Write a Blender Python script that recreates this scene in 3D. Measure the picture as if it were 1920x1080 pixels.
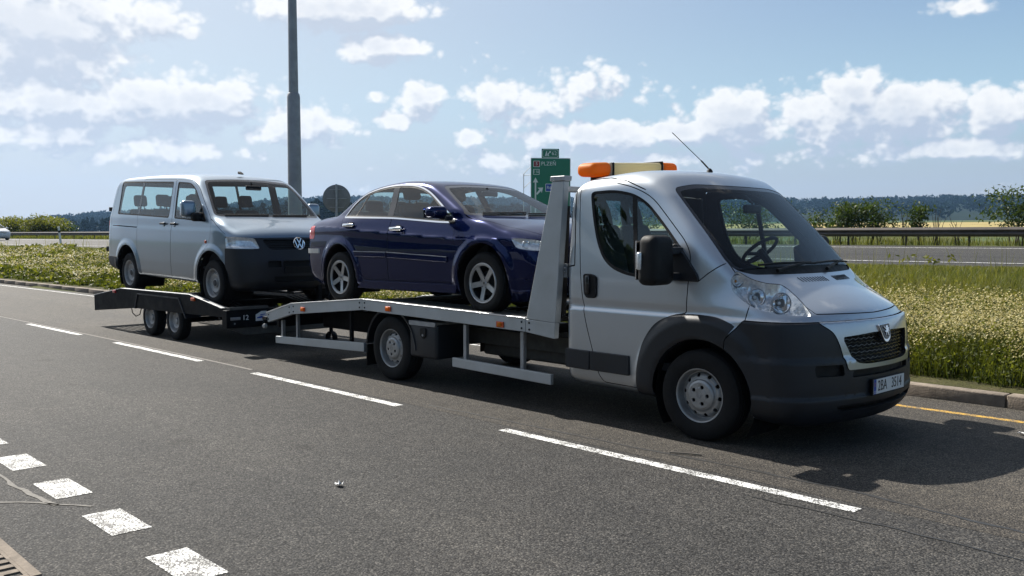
import bpy, bmesh, math, random
import numpy as np
from mathutils import Vector, Matrix, Euler
for _o in list(bpy.data.objects): bpy.data.objects.remove(_o)
R = math.radians
SC = bpy.context.scene
COL = SC.collection
# ---------------------------------------------------------------- camera
cam = bpy.data.objects.new('camera', bpy.data.cameras.new('camera')); COL.objects.link(cam)
cam.location = (4.0519, -6.8289, 1.5957)
cam.rotation_euler = (math.pi/2 - .058646, 0, .812420)
cam.data.sensor_width = 36; cam.data.lens = 1700.1*36/1920; cam.data.clip_end = 20000; cam.data.clip_start = .05
SC.camera = cam
# ---------------------------------------------------------------- light: sun behind and to the left, high thin cumulus
SUN_DIR = Vector((-1.10, .05, 1.0)).normalized()          # towards the sun
SUN_EL = math.asin(SUN_DIR.z); SUN_AZ = math.atan2(SUN_DIR.x, SUN_DIR.y)
sun = bpy.data.objects.new('sun', bpy.data.lights.new('sun', 'SUN')); COL.objects.link(sun)
sun.data.energy = 5.0; sun.data.angle = R(.53); sun.data.color = (1, .95, .87)
sun.rotation_euler = SUN_DIR.to_track_quat('Z', 'Y').to_euler(); sun.location = (-40, 8, 40)
SC.view_settings.view_transform = 'Standard'; SC.view_settings.look = 'None'; SC.view_settings.gamma = 1
SC.view_settings.exposure = .8; SC.view_settings.use_curve_mapping = False
SC.cycles.use_denoising = True; SC.cycles.max_bounces = 8; SC.cycles.transparent_max_bounces = 16; SC.cycles.volume_bounces = 0
SC.cycles.glossy_bounces = 4; SC.cycles.diffuse_bounces = 3; SC.cycles.sample_clamp_indirect = 6; SC.cycles.caustics_reflective = False; SC.cycles.caustics_refractive = False
SC.render.film_transparent = False
world = bpy.data.worlds.new('World'); SC.world = world; world.use_nodes = True
def build_sky():
    nt = world.node_tree; nt.nodes.clear(); N = nt.nodes; L = nt.links
    out = N.new('ShaderNodeOutputWorld'); bg = N.new('ShaderNodeBackground'); L.new(bg.outputs[0], out.inputs[0])
    sky = N.new('ShaderNodeTexSky'); sky.sky_type = 'NISHITA'; sky.sun_disc = False
    sky.sun_elevation = SUN_EL; sky.sun_rotation = SUN_AZ; sky.altitude = 400; sky.air_density = 1.0; sky.dust_density = 1.6; sky.ozone_density = 1.4
    bg.inputs[1].default_value = .05
    def lk(a, b): L.new(a, b)
    def val(x, sock):
        if hasattr(x, 'is_output'): lk(x, sock)
        else: sock.default_value = x
    def m(op, a, b=0., c=0., clamp=False):
        n = N.new('ShaderNodeMath'); n.operation = op; n.use_clamp = clamp
        val(a, n.inputs[0]); val(b, n.inputs[1]); val(c, n.inputs[2]); return n.outputs[0]
    def vm(op, a, b=(0, 0, 0)):
        n = N.new('ShaderNodeVectorMath'); n.operation = op; val(a, n.inputs[0]); val(b, n.inputs[1])
        return n.outputs['Value'] if op in ('LENGTH', 'DOT_PRODUCT') else n.outputs[0]
    def smooth(x, a, b):
        n = N.new('ShaderNodeMapRange'); n.interpolation_type = 'SMOOTHSTEP'; val(x, n.inputs[0]); n.inputs[1].default_value = a; n.inputs[2].default_value = b
        return n.outputs[0]
    def mixc(f, a, b):
        n = N.new('ShaderNodeMix'); n.data_type = 'RGBA'; val(f, n.inputs[0])
        for i, x in ((6, a), (7, b)):
            if hasattr(x, 'is_output'): lk(x, n.inputs[i])
            else: n.inputs[i].default_value = (*x, 1)
        return n.outputs[2]
    tc = N.new('ShaderNodeTexCoord'); sp = N.new('ShaderNodeSeparateXYZ'); lk(tc.outputs['Generated'], sp.inputs[0])
    az = m('ARCTAN2', sp.outputs[0], sp.outputs[1]); el = m('ARCSINE', sp.outputs[2])
    cb = N.new('ShaderNodeCombineXYZ'); lk(az, cb.inputs[0]); lk(el, cb.inputs[1]); ae = cb.outputs[0]     # azimuth, elevation in radians
    # cumulus banks: (azimuth, elevation, half width, half height) in degrees east of north (+Y)
    BANKS = CLOUD_BANKS
    def field(p, detail):
        """banks of cumulus: smooth masses broken into puffs of three sizes"""
        n1 = N.new('ShaderNodeTexNoise'); n1.inputs['Scale'].default_value = 15; n1.inputs['Detail'].default_value = detail; n1.inputs['Roughness'].default_value = .62
        lk(vm('MULTIPLY', p, (1, 1.35, 1)), n1.inputs['Vector'])
        w = vm('ADD', vm('MULTIPLY', p, (1, 1.25, 1)), vm('MULTIPLY', n1.outputs['Color'], (.022, .022, .022)))
        out = m('MULTIPLY', m('SUBTRACT', n1.outputs[0], .5), 1.5)
        for sc, am in ((38, .34), (105, .17)):
            vo = N.new('ShaderNodeTexVoronoi'); vo.feature = 'F1'; vo.voronoi_dimensions = '2D'; vo.inputs['Scale'].default_value = sc; lk(w, vo.inputs['Vector'])
            out = m('ADD', out, m('MULTIPLY', m('SUBTRACT', .42, vo.outputs['Distance']), am*1.6))
        best = None
        for (a, e, ra, rb, s) in BANKS:
            d = vm('MULTIPLY', vm('SUBTRACT', p, (R(a), R(e), 0)), (1/R(ra), 1/R(rb), 0))
            v = m('MULTIPLY_ADD', vm('LENGTH', d), -1.0*s, s)
            best = v if best is None else m('MAXIMUM', best, v)
        # scattered fair-weather cloud everywhere else
        n2 = N.new('ShaderNodeTexNoise'); n2.inputs['Scale'].default_value = 3.4; n2.inputs['Detail'].default_value = 2; lk(vm('ADD', vm('MULTIPLY', p, (1, 2.4, 1)), (0, 0, 4.3)), n2.inputs['Vector'])
        return m('ADD', m('MAXIMUM', best, m('MULTIPLY', m('SUBTRACT', n2.outputs[0], .63), 4.0)), out)
    d0 = field(ae, 7); d1 = field(vm('ADD', ae, (-.006, .017, 0)), 3)
    mask = smooth(d0, .03, .46)
    lit = smooth(m('SUBTRACT', d0, d1), -.34, .36)
    thick = smooth(d0, .40, 1.35)
    cc = mixc(lit, CLOUD_SHADE, CLOUD_LIT)
    cc = mixc(m('MULTIPLY', thick, .58), cc, CLOUD_CORE)
    # clear-sky colour by elevation, whiter round the sun as thin water haze is
    sd = vm('DOT_PRODUCT', tc.outputs['Generated'], tuple(SUN_DIR)); glow = m('POWER', m('MAXIMUM', sd, 0.), 2.9)
    low = mixc(smooth(el, .02, .15), SKY_LOW, SKY_MID); low = mixc(smooth(el, .10, .28), low, SKY_HIGH)
    base = mixc(smooth(el, .22, .75), low, sky.outputs[0])
    base = mixc(m('MULTIPLY', glow, .95), base, GLOW)
    ccg = mixc(m('MULTIPLY', glow, .35), cc, GLOW)
    hz = smooth(el, .11, .0)                                   # clouds melt into haze low down
    col = mixc(m('MULTIPLY', mask, m('SUBTRACT', .93, m('MULTIPLY', hz, .55))), base, ccg)
    lk(col, bg.inputs[0])
CLOUD_BANKS = [(-24.93, 6.94, 8.76, 2.09, 1.35), (-26.12, 8.21, 2.53, 1.69, 1.2), (-23.24, 7.61, 3.03, 1.52, 1.1), (-32.79, 7.03, 3.37, 2.29, 1.35), (-36.3, 6.28, 3.03, 1.18, 1.1), (-41.21, 6.13, 6.4, 1.35, 1.15), (-18.88, 6.76, 3.71, 1.69, 1.2), (-22.06, 4.8, 8.76, 0.94, 0.75), (-74.09, 11.18, 7.08, 4.04, 1.5), (-66.69, 7.77, 7.08, 2.09, 1.25), (-73.41, 7.25, 6.4, 2.09, 1.2), (-73.46, 5.64, 5.06, 1.42, 1.0), (-59.68, 6.63, 4.38, 1.62, 1.0), (-67.18, 12.37, 2.86, 1.21, 0.95), (-56.72, 13.44, 6.07, 1.69, 1.3), (-54.48, 11.42, 3.88, 1.21, 1.1), (-47.38, 8.27, 2.22, 1.28, 1.05), (-52.2, 8.39, 1.95, 1.35, 0.95), (-54.02, 7.08, 1.15, 0.81, 0.8), (-54.99, 8.5, 0.94, 0.54, 0.8), (-20.22, 12.5, 2.02, 0.61, 0.8), (-67.63, 4.83, 5.73, 1.21, 0.8), (-49.55, 5.92, 1.35, 0.81, 0.7), (-47.55, 4.51, 6.07, 0.88, 0.5), (-35.96, 4.6, 10.11, 0.94, 0.45)]
CLOUD_LIT = (12.2, 12.1, 11.9); CLOUD_SHADE = (5.9, 6.7, 8.1); CLOUD_CORE = (6.6, 7.3, 8.6); SKY_LOW = (5.4, 5.7, 6.0); SKY_MID = (4.7, 7.0, 8.5); SKY_HIGH = (2.5, 4.3, 6.9); GLOW = (11.6, 11.9, 12.3)
build_sky()
# ---------------------------------------------------------------- numpy geometry helpers
def crom(pts, n=8, closed=True):
    """centripetal-ish Catmull-Rom through 2-D points"""
    P = np.asarray(pts, float); m = len(P); out = []
    rng = range(m) if closed else range(m - 1)
    for i in rng:
        if closed: p0, p1, p2, p3 = P[i - 1], P[i], P[(i + 1) % m], P[(i + 2) % m]
        else: p0, p1, p2, p3 = P[max(i - 1, 0)], P[i], P[i + 1], P[min(i + 2, m - 1)]
        d1 = np.linalg.norm(p2 - p1) + 1e-9
        t1 = (p2 - p0) / (np.linalg.norm(p2 - p0) + 1e-9) * d1
        t2 = (p3 - p1) / (np.linalg.norm(p3 - p1) + 1e-9) * d1
        for k in range(n):
            t = k / n; a = t * t * t; b = t * t
            out.append((2*a - 3*b + 1)*p1 + (a - 2*b + t)*t1*.85 + (-2*a + 3*b)*p2 + (a - b)*t2*.85)
    if not closed: out.append(P[-1])
    return np.array(out)

def rpoly(pts, r, n=5):
    """closed polygon with filleted corners; r number or list"""
    P = np.asarray(pts, float); m = len(P); out = []
    for i in range(m):
        ri = r[i] if hasattr(r, '__len__') else r
        a, b, c = P[i - 1], P[i], P[(i + 1) % m]
        u = (a - b); lu = np.linalg.norm(u); u = u / (lu + 1e-12)
        v = (c - b); lv = np.linalg.norm(v); v = v / (lv + 1e-12)
        d = min(ri, lu * .48, lv * .48)
        if d < 1e-5: out.append(b); continue
        p, q = b + u * d, b + v * d
        for k in range(n + 1):
            t = k / n
            out.append((1-t)**2 * p + 2*t*(1-t) * b + t*t * q)
    return np.array(out)

def sdpoly(x, z, poly):
    """signed distance (negative inside) of points to closed polygon"""
    x = np.asarray(x, float).ravel(); z = np.asarray(z, float).ravel()
    P = np.asarray(poly, float); Q = np.roll(P, -1, 0)
    out = np.empty(len(x))
    for s in range(0, len(x), 20000):
        xs = x[s:s+20000, None]; zs = z[s:s+20000, None]
        ex, ez = Q[:, 0] - P[:, 0], Q[:, 1] - P[:, 1]
        wx, wz = xs - P[:, 0], zs - P[:, 1]
        t = np.clip((wx*ex + wz*ez) / (ex*ex + ez*ez + 1e-12), 0, 1)
        d2 = np.min((wx - ex*t)**2 + (wz - ez*t)**2, 1)
        c1 = P[:, 1] <= zs; c2 = Q[:, 1] > zs
        cr = ex * wz - ez * wx
        wn = np.sum(c1 & c2 & (cr > 0), 1) - np.sum(~c1 & ~c2 & (cr < 0), 1)
        out[s:s+20000] = np.sqrt(d2) * np.where(wn != 0, -1, 1)
    return out

def sdline(x, z, pts):
    """signed distance to an open polyline (sign by side of nearest segment)"""
    x = np.asarray(x, float).ravel(); z = np.asarray(z, float).ravel()
    P = np.asarray(pts, float); best = np.full(len(x), 1e9); sg = np.ones(len(x))
    for a, b in zip(P[:-1], P[1:]):
        e = b - a; wx, wz = x - a[0], z - a[1]
        t = np.clip((wx*e[0] + wz*e[1]) / (e @ e + 1e-12), 0, 1)
        d = np.hypot(wx - e[0]*t, wz - e[1]*t)
        s = np.sign(e[0]*wz - e[1]*wx)
        m = d < best - 1e-9; best[m] = d[m]; sg[m] = s[m]
    return best * sg

class Sil:
    """smooth signed-distance grid of a silhouette, bicubic lookup"""
    def __init__(s, poly, h=.012, pad=.35, blur=1):
        P = np.asarray(poly); s.h = h; s.lo = P.min(0) - pad; n = np.ceil((P.max(0) + pad - s.lo) / h).astype(int) + 1
        s.n = n
        gx, gz = np.meshgrid(s.lo[0] + h*np.arange(n[0]), s.lo[1] + h*np.arange(n[1]), indexing='ij')
        g = sdpoly(gx, gz, P).reshape(n)
        for _ in range(blur):
            for ax in (0, 1):
                q = np.pad(g, [(1, 1) if a == ax else (0, 0) for a in (0, 1)], mode='edge')
                g = (np.take(q, range(0, g.shape[ax]), ax) + 2*g + np.take(q, range(2, g.shape[ax] + 2), ax)) / 4
        s.g = g
    def __call__(s, x, z):
        fx = np.clip((x - s.lo[0]) / s.h, 1, s.n[0] - 3.001); fz = np.clip((z - s.lo[1]) / s.h, 1, s.n[1] - 3.001)
        i = fx.astype(int); j = fz.astype(int); u = fx - i; v = fz - j
        def w(t): # cubic B-spline: smooth gradient
            return ((1-t)**3/6, (3*t**3 - 6*t*t + 4)/6, (-3*t**3 + 3*t*t + 3*t + 1)/6, t**3/6)
        wu, wv = w(u), w(v); r = 0
        for a in range(4):
            for b in range(4): r = r + wu[a]*wv[b]*s.g[i + a - 1, j + b - 1]
        return r

def cub(xs, ys):
    """smooth 1-D curve (Catmull-Rom Hermite, flat ends)"""
    xs = np.asarray(xs, float); ys = np.asarray(ys, float); d = np.diff(ys) / np.diff(xs); m = np.zeros(len(xs))
    for i in range(1, len(xs) - 1):
        m[i] = 0 if d[i-1]*d[i] <= 0 else 2*d[i-1]*d[i] / (d[i-1] + d[i])
    m[0], m[-1] = d[0], d[-1]
    def f(x):
        x = np.clip(x, xs[0], xs[-1]); i = np.clip(np.searchsorted(xs, x) - 1, 0, len(xs) - 2)
        h = xs[i+1] - xs[i]; t = (x - xs[i]) / h; a = t**3; b = t*t
        return (2*a - 3*b + 1)*ys[i] + (a - 2*b + t)*h*m[i] + (-2*a + 3*b)*ys[i+1] + (a - b)*h*m[i+1]
    return f

def smax(a, b, k):
    h = np.maximum(k - np.abs(a - b), 0) / k
    return np.maximum(a, b) + h*h*h*k/6
def smin(a, b, k): return -smax(-a, -b, k)
def sstep(a, b, x):
    t = np.clip((x - a) / (b - a), 0, 1); return t*t*(3 - 2*t)
def bump(x, c, w): return np.exp(-((x - c) / w)**2)

def grad(f, P, e=1.5e-3):
    g = np.empty_like(P)
    for a in range(3):
        d = np.zeros(3); d[a] = e
        g[:, a] = (f(*(P + d).T) - f(*(P - d).T)) / (2*e)
    return g
def project(f, P, it=3):
    for _ in range(it):
        v = f(*P.T); g = grad(f, P); n2 = np.maximum((g*g).sum(1), .05)
        P = P - np.clip(v / n2, -.03, .03)[:, None] * g
    return P

def nets(f, lo, hi, h, relax=2):
    lo = np.array(lo, float); n = np.ceil((np.array(hi) - lo) / h).astype(int) + 1
    xs = [lo[a] + h*np.arange(n[a]) for a in range(3)]
    val = np.empty(n)
    for i in range(n[0]):
        y, z = np.meshgrid(xs[1], xs[2], indexing='ij')
        val[i] = f(np.full(y.size, xs[0][i]), y.ravel(), z.ravel()).reshape(n[1], n[2])
    s = val < 0
    c = np.zeros(n - 1, int)
    for a in (0, 1):
        for b in (0, 1):
            for d in (0, 1): c += s[a:n[0]-1+a, b:n[1]-1+b, d:n[2]-1+d]
    act = (c > 0) & (c < 8); idx = np.full(n - 1, -1); I = np.argwhere(act); idx[act] = np.arange(len(I))
    acc = np.zeros((len(I), 3)); cnt = np.zeros(len(I))
    cor = [(a, b, d) for a in (0, 1) for b in (0, 1) for d in (0, 1)]
    for p in cor:
        for ax in range(3):
            if p[ax]: continue
            q = list(p); q[ax] = 1
            v0 = val[tuple((I + p).T)]; v1 = val[tuple((I + q).T)]
            m = (v0 < 0) != (v1 < 0); t = np.where(m, v0 / (v0 - v1 + 1e-12 * (v0 == v1)), 0)
            pt = np.tile(np.array(p, float), (len(I), 1)); pt[:, ax] = t
            acc[m] += pt[m]; cnt[m] += 1
    V = lo + h*(I + acc / cnt[:, None])
    quads = []
    for ax in range(3):
        b, d = [(1, 2), (2, 0), (0, 1)][ax]
        sl0 = [slice(None)]*3; sl1 = [slice(None)]*3; sl0[ax] = slice(0, -1); sl1[ax] = slice(1, None)
        s0, s1 = s[tuple(sl0)], s[tuple(sl1)]
        E = np.argwhere(s0 != s1)
        ok = (E[:, b] > 0) & (E[:, d] > 0) & (E[:, b] < n[b]-1) & (E[:, d] < n[d]-1); E = E[ok]
        ins = s0[tuple(E.T)]
        def cell(ob, od):
            q = E.copy(); q[:, b] += ob; q[:, d] += od; return idx[tuple(q.T)]
        Q = np.stack([cell(-1, -1), cell(0, -1), cell(0, 0), cell(-1, 0)], 1)
        Q[~ins] = Q[~ins][:, ::-1]; quads.append(Q)
    Q = np.concatenate(quads)
    V = project(f, V, 2)
    for _ in range(relax):
        A = np.zeros_like(V); C = np.zeros(len(V))
        for k in range(4):
            a, b2 = Q[:, k], Q[:, (k+1) % 4]
            np.add.at(A, a, V[b2]); np.add.at(A, b2, V[a]); np.add.at(C, a, 1); np.add.at(C, b2, 1)
        V = V + .5*(A / np.maximum(C, 1)[:, None] - V)
        V = project(f, V, 2)
    T = np.concatenate([Q[:, [0, 1, 2]], Q[:, [0, 2, 3]]])
    return V, T

def split(M, phi, eps=1e-5):
    """cut triangle mesh (V,T) along phi=0 -> (inside phi<0, outside)"""
    V, T = M; p = np.array(phi(V) if callable(phi) else phi, float)
    p = np.where(np.abs(p) < eps, eps, p); neg = p < 0
    k = neg[T].sum(1)
    full_n, full_p = T[k == 3], T[k == 0]
    mix = T[(k == 1) | (k == 2)]
    if len(mix) == 0: return clean(V, full_n), clean(V, full_p)
    lone = neg[mix].sum(1) == 1
    is_l = np.where(lone[:, None], neg[mix], ~neg[mix]); r = np.argmax(is_l, 1)
    R = np.arange(len(mix)); a, b, c = mix[R, r], mix[R, (r+1) % 3], mix[R, (r+2) % 3]
    ed = np.concatenate([np.sort(np.stack([a, b], 1), 1), np.sort(np.stack([a, c], 1), 1)])
    key = ed[:, 0].astype(np.int64)*len(V) + ed[:, 1]
    uk, inv = np.unique(key, return_inverse=True)
    i, j = uk // len(V), uk % len(V); t = p[i] / (p[i] - p[j])
    NV = V[i] + (V[j] - V[i])*t[:, None]
    V2 = np.concatenate([V, NV]); ab = len(V) + inv[:len(mix)]; ac = len(V) + inv[len(mix):]
    tip = np.stack([a, ab, ac], 1); q1 = np.stack([ab, b, c], 1); q2 = np.stack([ab, c, ac], 1)
    N = np.concatenate([full_n, tip[lone], q1[~lone], q2[~lone]])
    Po = np.concatenate([full_p, tip[~lone], q1[lone], q2[lone]])
    return clean(V2, N), clean(V2, Po)

def clean(V, T):
    if len(T) == 0: return np.zeros((0, 3)), np.zeros((0, 3), int)
    u, inv = np.unique(T, return_inverse=True)
    return V[u], inv.reshape(T.shape)

def border(T):
    e = np.concatenate([T[:, [0, 1]], T[:, [1, 2]], T[:, [2, 0]]])
    s = np.sort(e, 1); key = s[:, 0].astype(np.int64)*(T.max() + 1) + s[:, 1]
    u, first, cnt = np.unique(key, return_index=True, return_counts=True)
    return e[first[cnt == 1]]

def shell(M, N, th, inner=True):
    """thicken inward along -N: returns V, T, material index (0 outer, 1 rim+inner), normals per vertex"""
    V, T = M; n = len(V); B = border(T); Vi = V - N*th
    rim = np.concatenate([np.stack([B[:, 1], B[:, 0], B[:, 0] + n], 1), np.stack([B[:, 1], B[:, 0] + n, B[:, 1] + n], 1)])
    # rim gets its own vertices so its shading stays crisp
    u, inv = np.unique(rim, return_inverse=True); VV = np.concatenate([V, Vi]); RV = VV[u]; rimT = inv.reshape(-1, 3)
    allV = [V]; allT = [T]; mi = [np.zeros(len(T), int)]; off = n; nm = [N]
    if inner: allV.append(Vi); allT.append(T[:, ::-1] + off); mi.append(np.ones(len(T), int)); nm.append(-N); off += n
    allV.append(RV); allT.append(rimT + off); mi.append(np.ones(len(rimT), int)); nm.append(np.zeros((len(RV), 3)))
    return np.concatenate(allV), np.concatenate(allT), np.concatenate(mi), np.concatenate(nm)
# ---------------------------------------------------------------- blender helpers
def mk_mesh(name, V, F, mats, midx=None, smooth=True, normals=None):
    me = bpy.data.meshes.new(name); V = np.asarray(V, float)
    if isinstance(F, np.ndarray):
        k = F.shape[1]; n = len(F)
        me.vertices.add(len(V)); me.vertices.foreach_set('co', V.ravel())
        me.loops.add(n*k); me.loops.foreach_set('vertex_index', F.astype(np.int32).ravel())
        me.polygons.add(n); me.polygons.foreach_set('loop_start', np.arange(0, n*k, k, dtype=np.int32))
        try: me.polygons.foreach_set('loop_total', np.full(n, k, dtype=np.int32))
        except Exception: pass
    else:
        me.from_pydata(V.tolist(), [], [list(f) for f in F])
    if not isinstance(mats, (list, tuple)): mats = [mats]
    for m in mats: me.materials.append(m)
    n = len(me.polygons)
    me.polygons.foreach_set('use_smooth', np.full(n, bool(smooth)))
    if midx is not None: me.polygons.foreach_set('material_index', np.asarray(midx, np.int32))
    me.update(calc_edges=True); me.validate()
    if normals is not None and len(me.vertices) == len(normals):
        me.normals_split_custom_set_from_vertices([tuple(x) for x in normals])
    return me
def obj(name, me, parent=None, loc=None, rot=None, kind=None, label=None):
    o = bpy.data.objects.new(name, me); COL.objects.link(o)
    if parent is not None: o.parent = parent
    if loc is not None: o.location = loc
    if rot is not None: o.rotation_euler = rot
    if kind: o['kind'] = kind
    if label: o['label'] = label
    return o
def thing(name, label, cat, loc=(0, 0, 0), rot=(0, 0, 0), group=None, scale=1.):
    o = bpy.data.objects.new(name, None); COL.objects.link(o); o.location = loc; o.rotation_euler = rot; o.scale = (scale,)*3
    o.empty_display_size = .2; o['label'] = label; o['category'] = cat
    if group: o['group'] = group
    return o
def tag(o, label, cat, group=None):
    o['label'] = label; o['category'] = cat
    if group: o['group'] = group
    return o
def bev(o, w=.006, seg=2, ang=35):
    m = o.modifiers.new('bevel', 'BEVEL'); m.width = w; m.segments = seg; m.limit_method = 'ANGLE'; m.angle_limit = R(ang); m.harden_normals = True
    for p in o.data.polygons: p.use_smooth = True
    return o
class MB:
    """collects simple solids for one part"""
    def __init__(s): s.V = []; s.F = []
    def add(s, V, F):
        o = len(s.V); s.V += [tuple(v) for v in V]; s.F += [[i + o for i in f] for f in F]; return s
    def box(s, x0, x1, y0, y1, z0, z1):
        V = [(x, y, z) for x in (x0, x1) for y in (y0, y1) for z in (z0, z1)]
        return s.add(V, [(0, 1, 3, 2), (4, 6, 7, 5), (0, 4, 5, 1), (2, 3, 7, 6), (0, 2, 6, 4), (1, 5, 7, 3)])
    def prism(s, poly, a, b, axis=1):
        """extrude 2-D polygon along axis (1: (x,z) along y, 0: (y,z) along x, 2: (x,y) along z)"""
        P = [tuple(p) for p in poly]
        if sum(P[i-1][0]*P[i][1] - P[i][0]*P[i-1][1] for i in range(len(P))) < 0: P = P[::-1]
        n = len(P)
        def at(p, t): return (p[0], t, p[1]) if axis == 1 else (t, p[0], p[1]) if axis == 0 else (p[0], p[1], t)
        V = [at(p, a) for p in P] + [at(p, b) for p in P]
        F = [[i, (i+1) % n, n + (i+1) % n, n + i] for i in range(n)] + [list(range(n))[::-1], list(range(n, 2*n))]
        if (axis == 1) == (b > a): F = [f[::-1] for f in F]
        return s.add(V, F)
    def tube(s, pts, r, seg=8, cap=True):
        P = [Vector(p) for p in pts]; n = len(P); V = []; rr = r if hasattr(r, '__len__') else [r]*n
        ref = None
        for i, p in enumerate(P):
            t = (P[min(i+1, n-1)] - P[max(i-1, 0)]).normalized()
            if ref is None: ref = t.orthogonal().normalized()
            ref = (ref - t*ref.dot(t)).normalized(); b = t.cross(ref)
            V += [p + (ref*math.cos(2*math.pi*k/seg) + b*math.sin(2*math.pi*k/seg))*rr[i] for k in range(seg)]
        F = [[i*seg + k, i*seg + (k+1) % seg, (i+1)*seg + (k+1) % seg, (i+1)*seg + k] for i in range(n-1) for k in range(seg)]
        if cap: F += [list(range(seg))[::-1], [(n-1)*seg + k for k in range(seg)]]
        return s.add(V, F)
    def lathe(s, prof, seg=48, axis=1, c=(0, 0, 0), closed=False, ang=2*math.pi, a0=0.):
        """prof: (radius, position along axis)"""
        n = len(prof); full = abs(ang - 2*math.pi) < 1e-6; m = seg if full else seg + 1; V = []
        for k in range(m):
            t = a0 + ang*k/seg; ct, st = math.cos(t), math.sin(t)
            for r, h in prof:
                p = (r*ct, h, r*st) if axis == 1 else (r*ct, r*st, h) if axis == 2 else (h, r*ct, r*st)
                V.append((p[0]+c[0], p[1]+c[1], p[2]+c[2]))
        F = []
        for k in range(seg):
            k2 = (k+1) % m
            for i in range(n if closed else n-1):
                j = (i+1) % n
                F.append([k*n+i, k*n+j, k2*n+j, k2*n+i])
        return s.add(V, F)
    def build(s, name, mat, parent=None, smooth=False, bevel=0, **kw):
        me = bpy.data.meshes.new(name); me.from_pydata(s.V, [], s.F)
        for m in (mat if isinstance(mat, (list, tuple)) else [mat]): me.materials.append(m)
        me.validate(); bm = bmesh.new(); bm.from_mesh(me); bmesh.ops.recalc_face_normals(bm, faces=bm.faces); bm.to_mesh(me); bm.free()
        for p in me.polygons: p.use_smooth = smooth
        o = obj(name, me, parent, **kw)
        if bevel: bev(o, bevel)
        elif smooth:
            try: me.set_sharp_from_angle(angle=R(38))
            except Exception: pass
        return o
def rbox(sx, sy, sz, r, seg=3):
    """rounded box verts/faces centred at origin"""
    bm = bmesh.new(); bmesh.ops.create_cube(bm, size=1); bmesh.ops.scale(bm, vec=(sx, sy, sz), verts=bm.verts)
    bmesh.ops.bevel(bm, geom=list(bm.edges), offset=r, segments=seg, profile=.5, affect='EDGES', clamp_overlap=True)
    bm.verts.index_update(); V = [tuple(v.co) for v in bm.verts]; F = [[v.index for v in f.verts] for f in bm.faces]; bm.free(); return V, F
def tri_part(name, M, f, parent, mat, th=.02, mat_in=None, off=0., inner=True, single=False, label=None):
    """object from a carved piece of a body surface"""
    V, T = M
    if len(T) == 0: return None
    g = grad(f, V); N = g / (np.linalg.norm(g, axis=1)[:, None] + 1e-9); V = V + N*off
    if single: me = mk_mesh(name, V, T, mat, normals=N)
    else:
        VV, TT, mi, NN = shell((V, T), N, th, inner)
        me = mk_mesh(name, VV, TT, [mat, mat_in or mat], mi, normals=NN)
    return obj(name, me, parent, label=label)
def sides(M):
    """split a mirrored region in its right (-y) and left (+y) piece"""
    return split(M, lambda V: V[:, 1])
def text_mesh(name, s, size, mat, parent, loc, rot, ext=.002, align='CENTER', sx=1.):
    cu = bpy.data.curves.new(name, 'FONT'); cu.body = s; cu.size = size; cu.extrude = ext; cu.align_x = align; cu.align_y = 'CENTER'; cu.resolution_u = 3
    t = bpy.data.objects.new(name, cu); COL.objects.link(t)
    dg = bpy.context.evaluated_depsgraph_get(); me = bpy.data.meshes.new_from_object(t.evaluated_get(dg)); bpy.data.objects.remove(t); bpy.data.curves.remove(cu)
    me.materials.clear(); me.materials.append(mat)
    o = obj(name, me, parent, loc, rot); o.scale = (sx, 1, 1); return o
# ---------------------------------------------------------------- materials
def mat(name, col, rough=.5, metal=0., spec=.5, coat=0., coat_r=.05, noise=0., nscale=8., bump=0., bscale=60., rvar=0., dirt=None, trans=0.):
    m = bpy.data.materials.new(name); m.use_nodes = True; nt = m.node_tree; b = nt.nodes['Principled BSDF']
    b.inputs['Base Color'].default_value = (*col, 1); b.inputs['Roughness'].default_value = rough; b.inputs['Metallic'].default_value = metal
    b.inputs['Specular IOR Level'].default_value = spec; b.inputs['Coat Weight'].default_value = coat; b.inputs['Coat Roughness'].default_value = coat_r
    tc = nt.nodes.new('ShaderNodeTexCoord')
    if noise or rvar:
        n = nt.nodes.new('ShaderNodeTexNoise'); n.inputs['Scale'].default_value = nscale; n.inputs['Detail'].default_value = 6; n.inputs['Roughness'].default_value = .65
        nt.links.new(tc.outputs['Object'], n.inputs['Vector'])
        if noise:
            mr = nt.nodes.new('ShaderNodeMapRange'); mr.inputs[1].default_value = .3; mr.inputs[2].default_value = .7; mr.inputs[3].default_value = 1-noise; mr.inputs[4].default_value = 1+noise
            nt.links.new(n.outputs[0], mr.inputs[0])
            mx = nt.nodes.new('ShaderNodeMix'); mx.data_type = 'RGBA'; mx.blend_type = 'MULTIPLY'; mx.inputs[0].default_value = 1; mx.inputs[6].default_value = (*col, 1)
            nt.links.new(mr.outputs[0], mx.inputs[7]); nt.links.new(mx.outputs[2], b.inputs['Base Color'])
        if rvar:
            mr = nt.nodes.new('ShaderNodeMapRange'); mr.inputs[1].default_value = .3; mr.inputs[2].default_value = .7; mr.inputs[3].default_value = max(rough-rvar, 0); mr.inputs[4].default_value = rough+rvar
            nt.links.new(n.outputs[0], mr.inputs[0]); nt.links.new(mr.outputs[0], b.inputs['Roughness'])
    if bump:
        n = nt.nodes.new('ShaderNodeTexNoise'); n.inputs['Scale'].default_value = bscale; n.inputs['Detail'].default_value = 4
        nt.links.new(tc.outputs['Object'], n.inputs['Vector'])
        bp = nt.nodes.new('ShaderNodeBump'); bp.inputs['Strength'].default_value = bump; bp.inputs['Distance'].default_value = .01
        nt.links.new(n.outputs[0], bp.inputs['Height']); nt.links.new(bp.outputs[0], b.inputs['Normal'])
    return m
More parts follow.
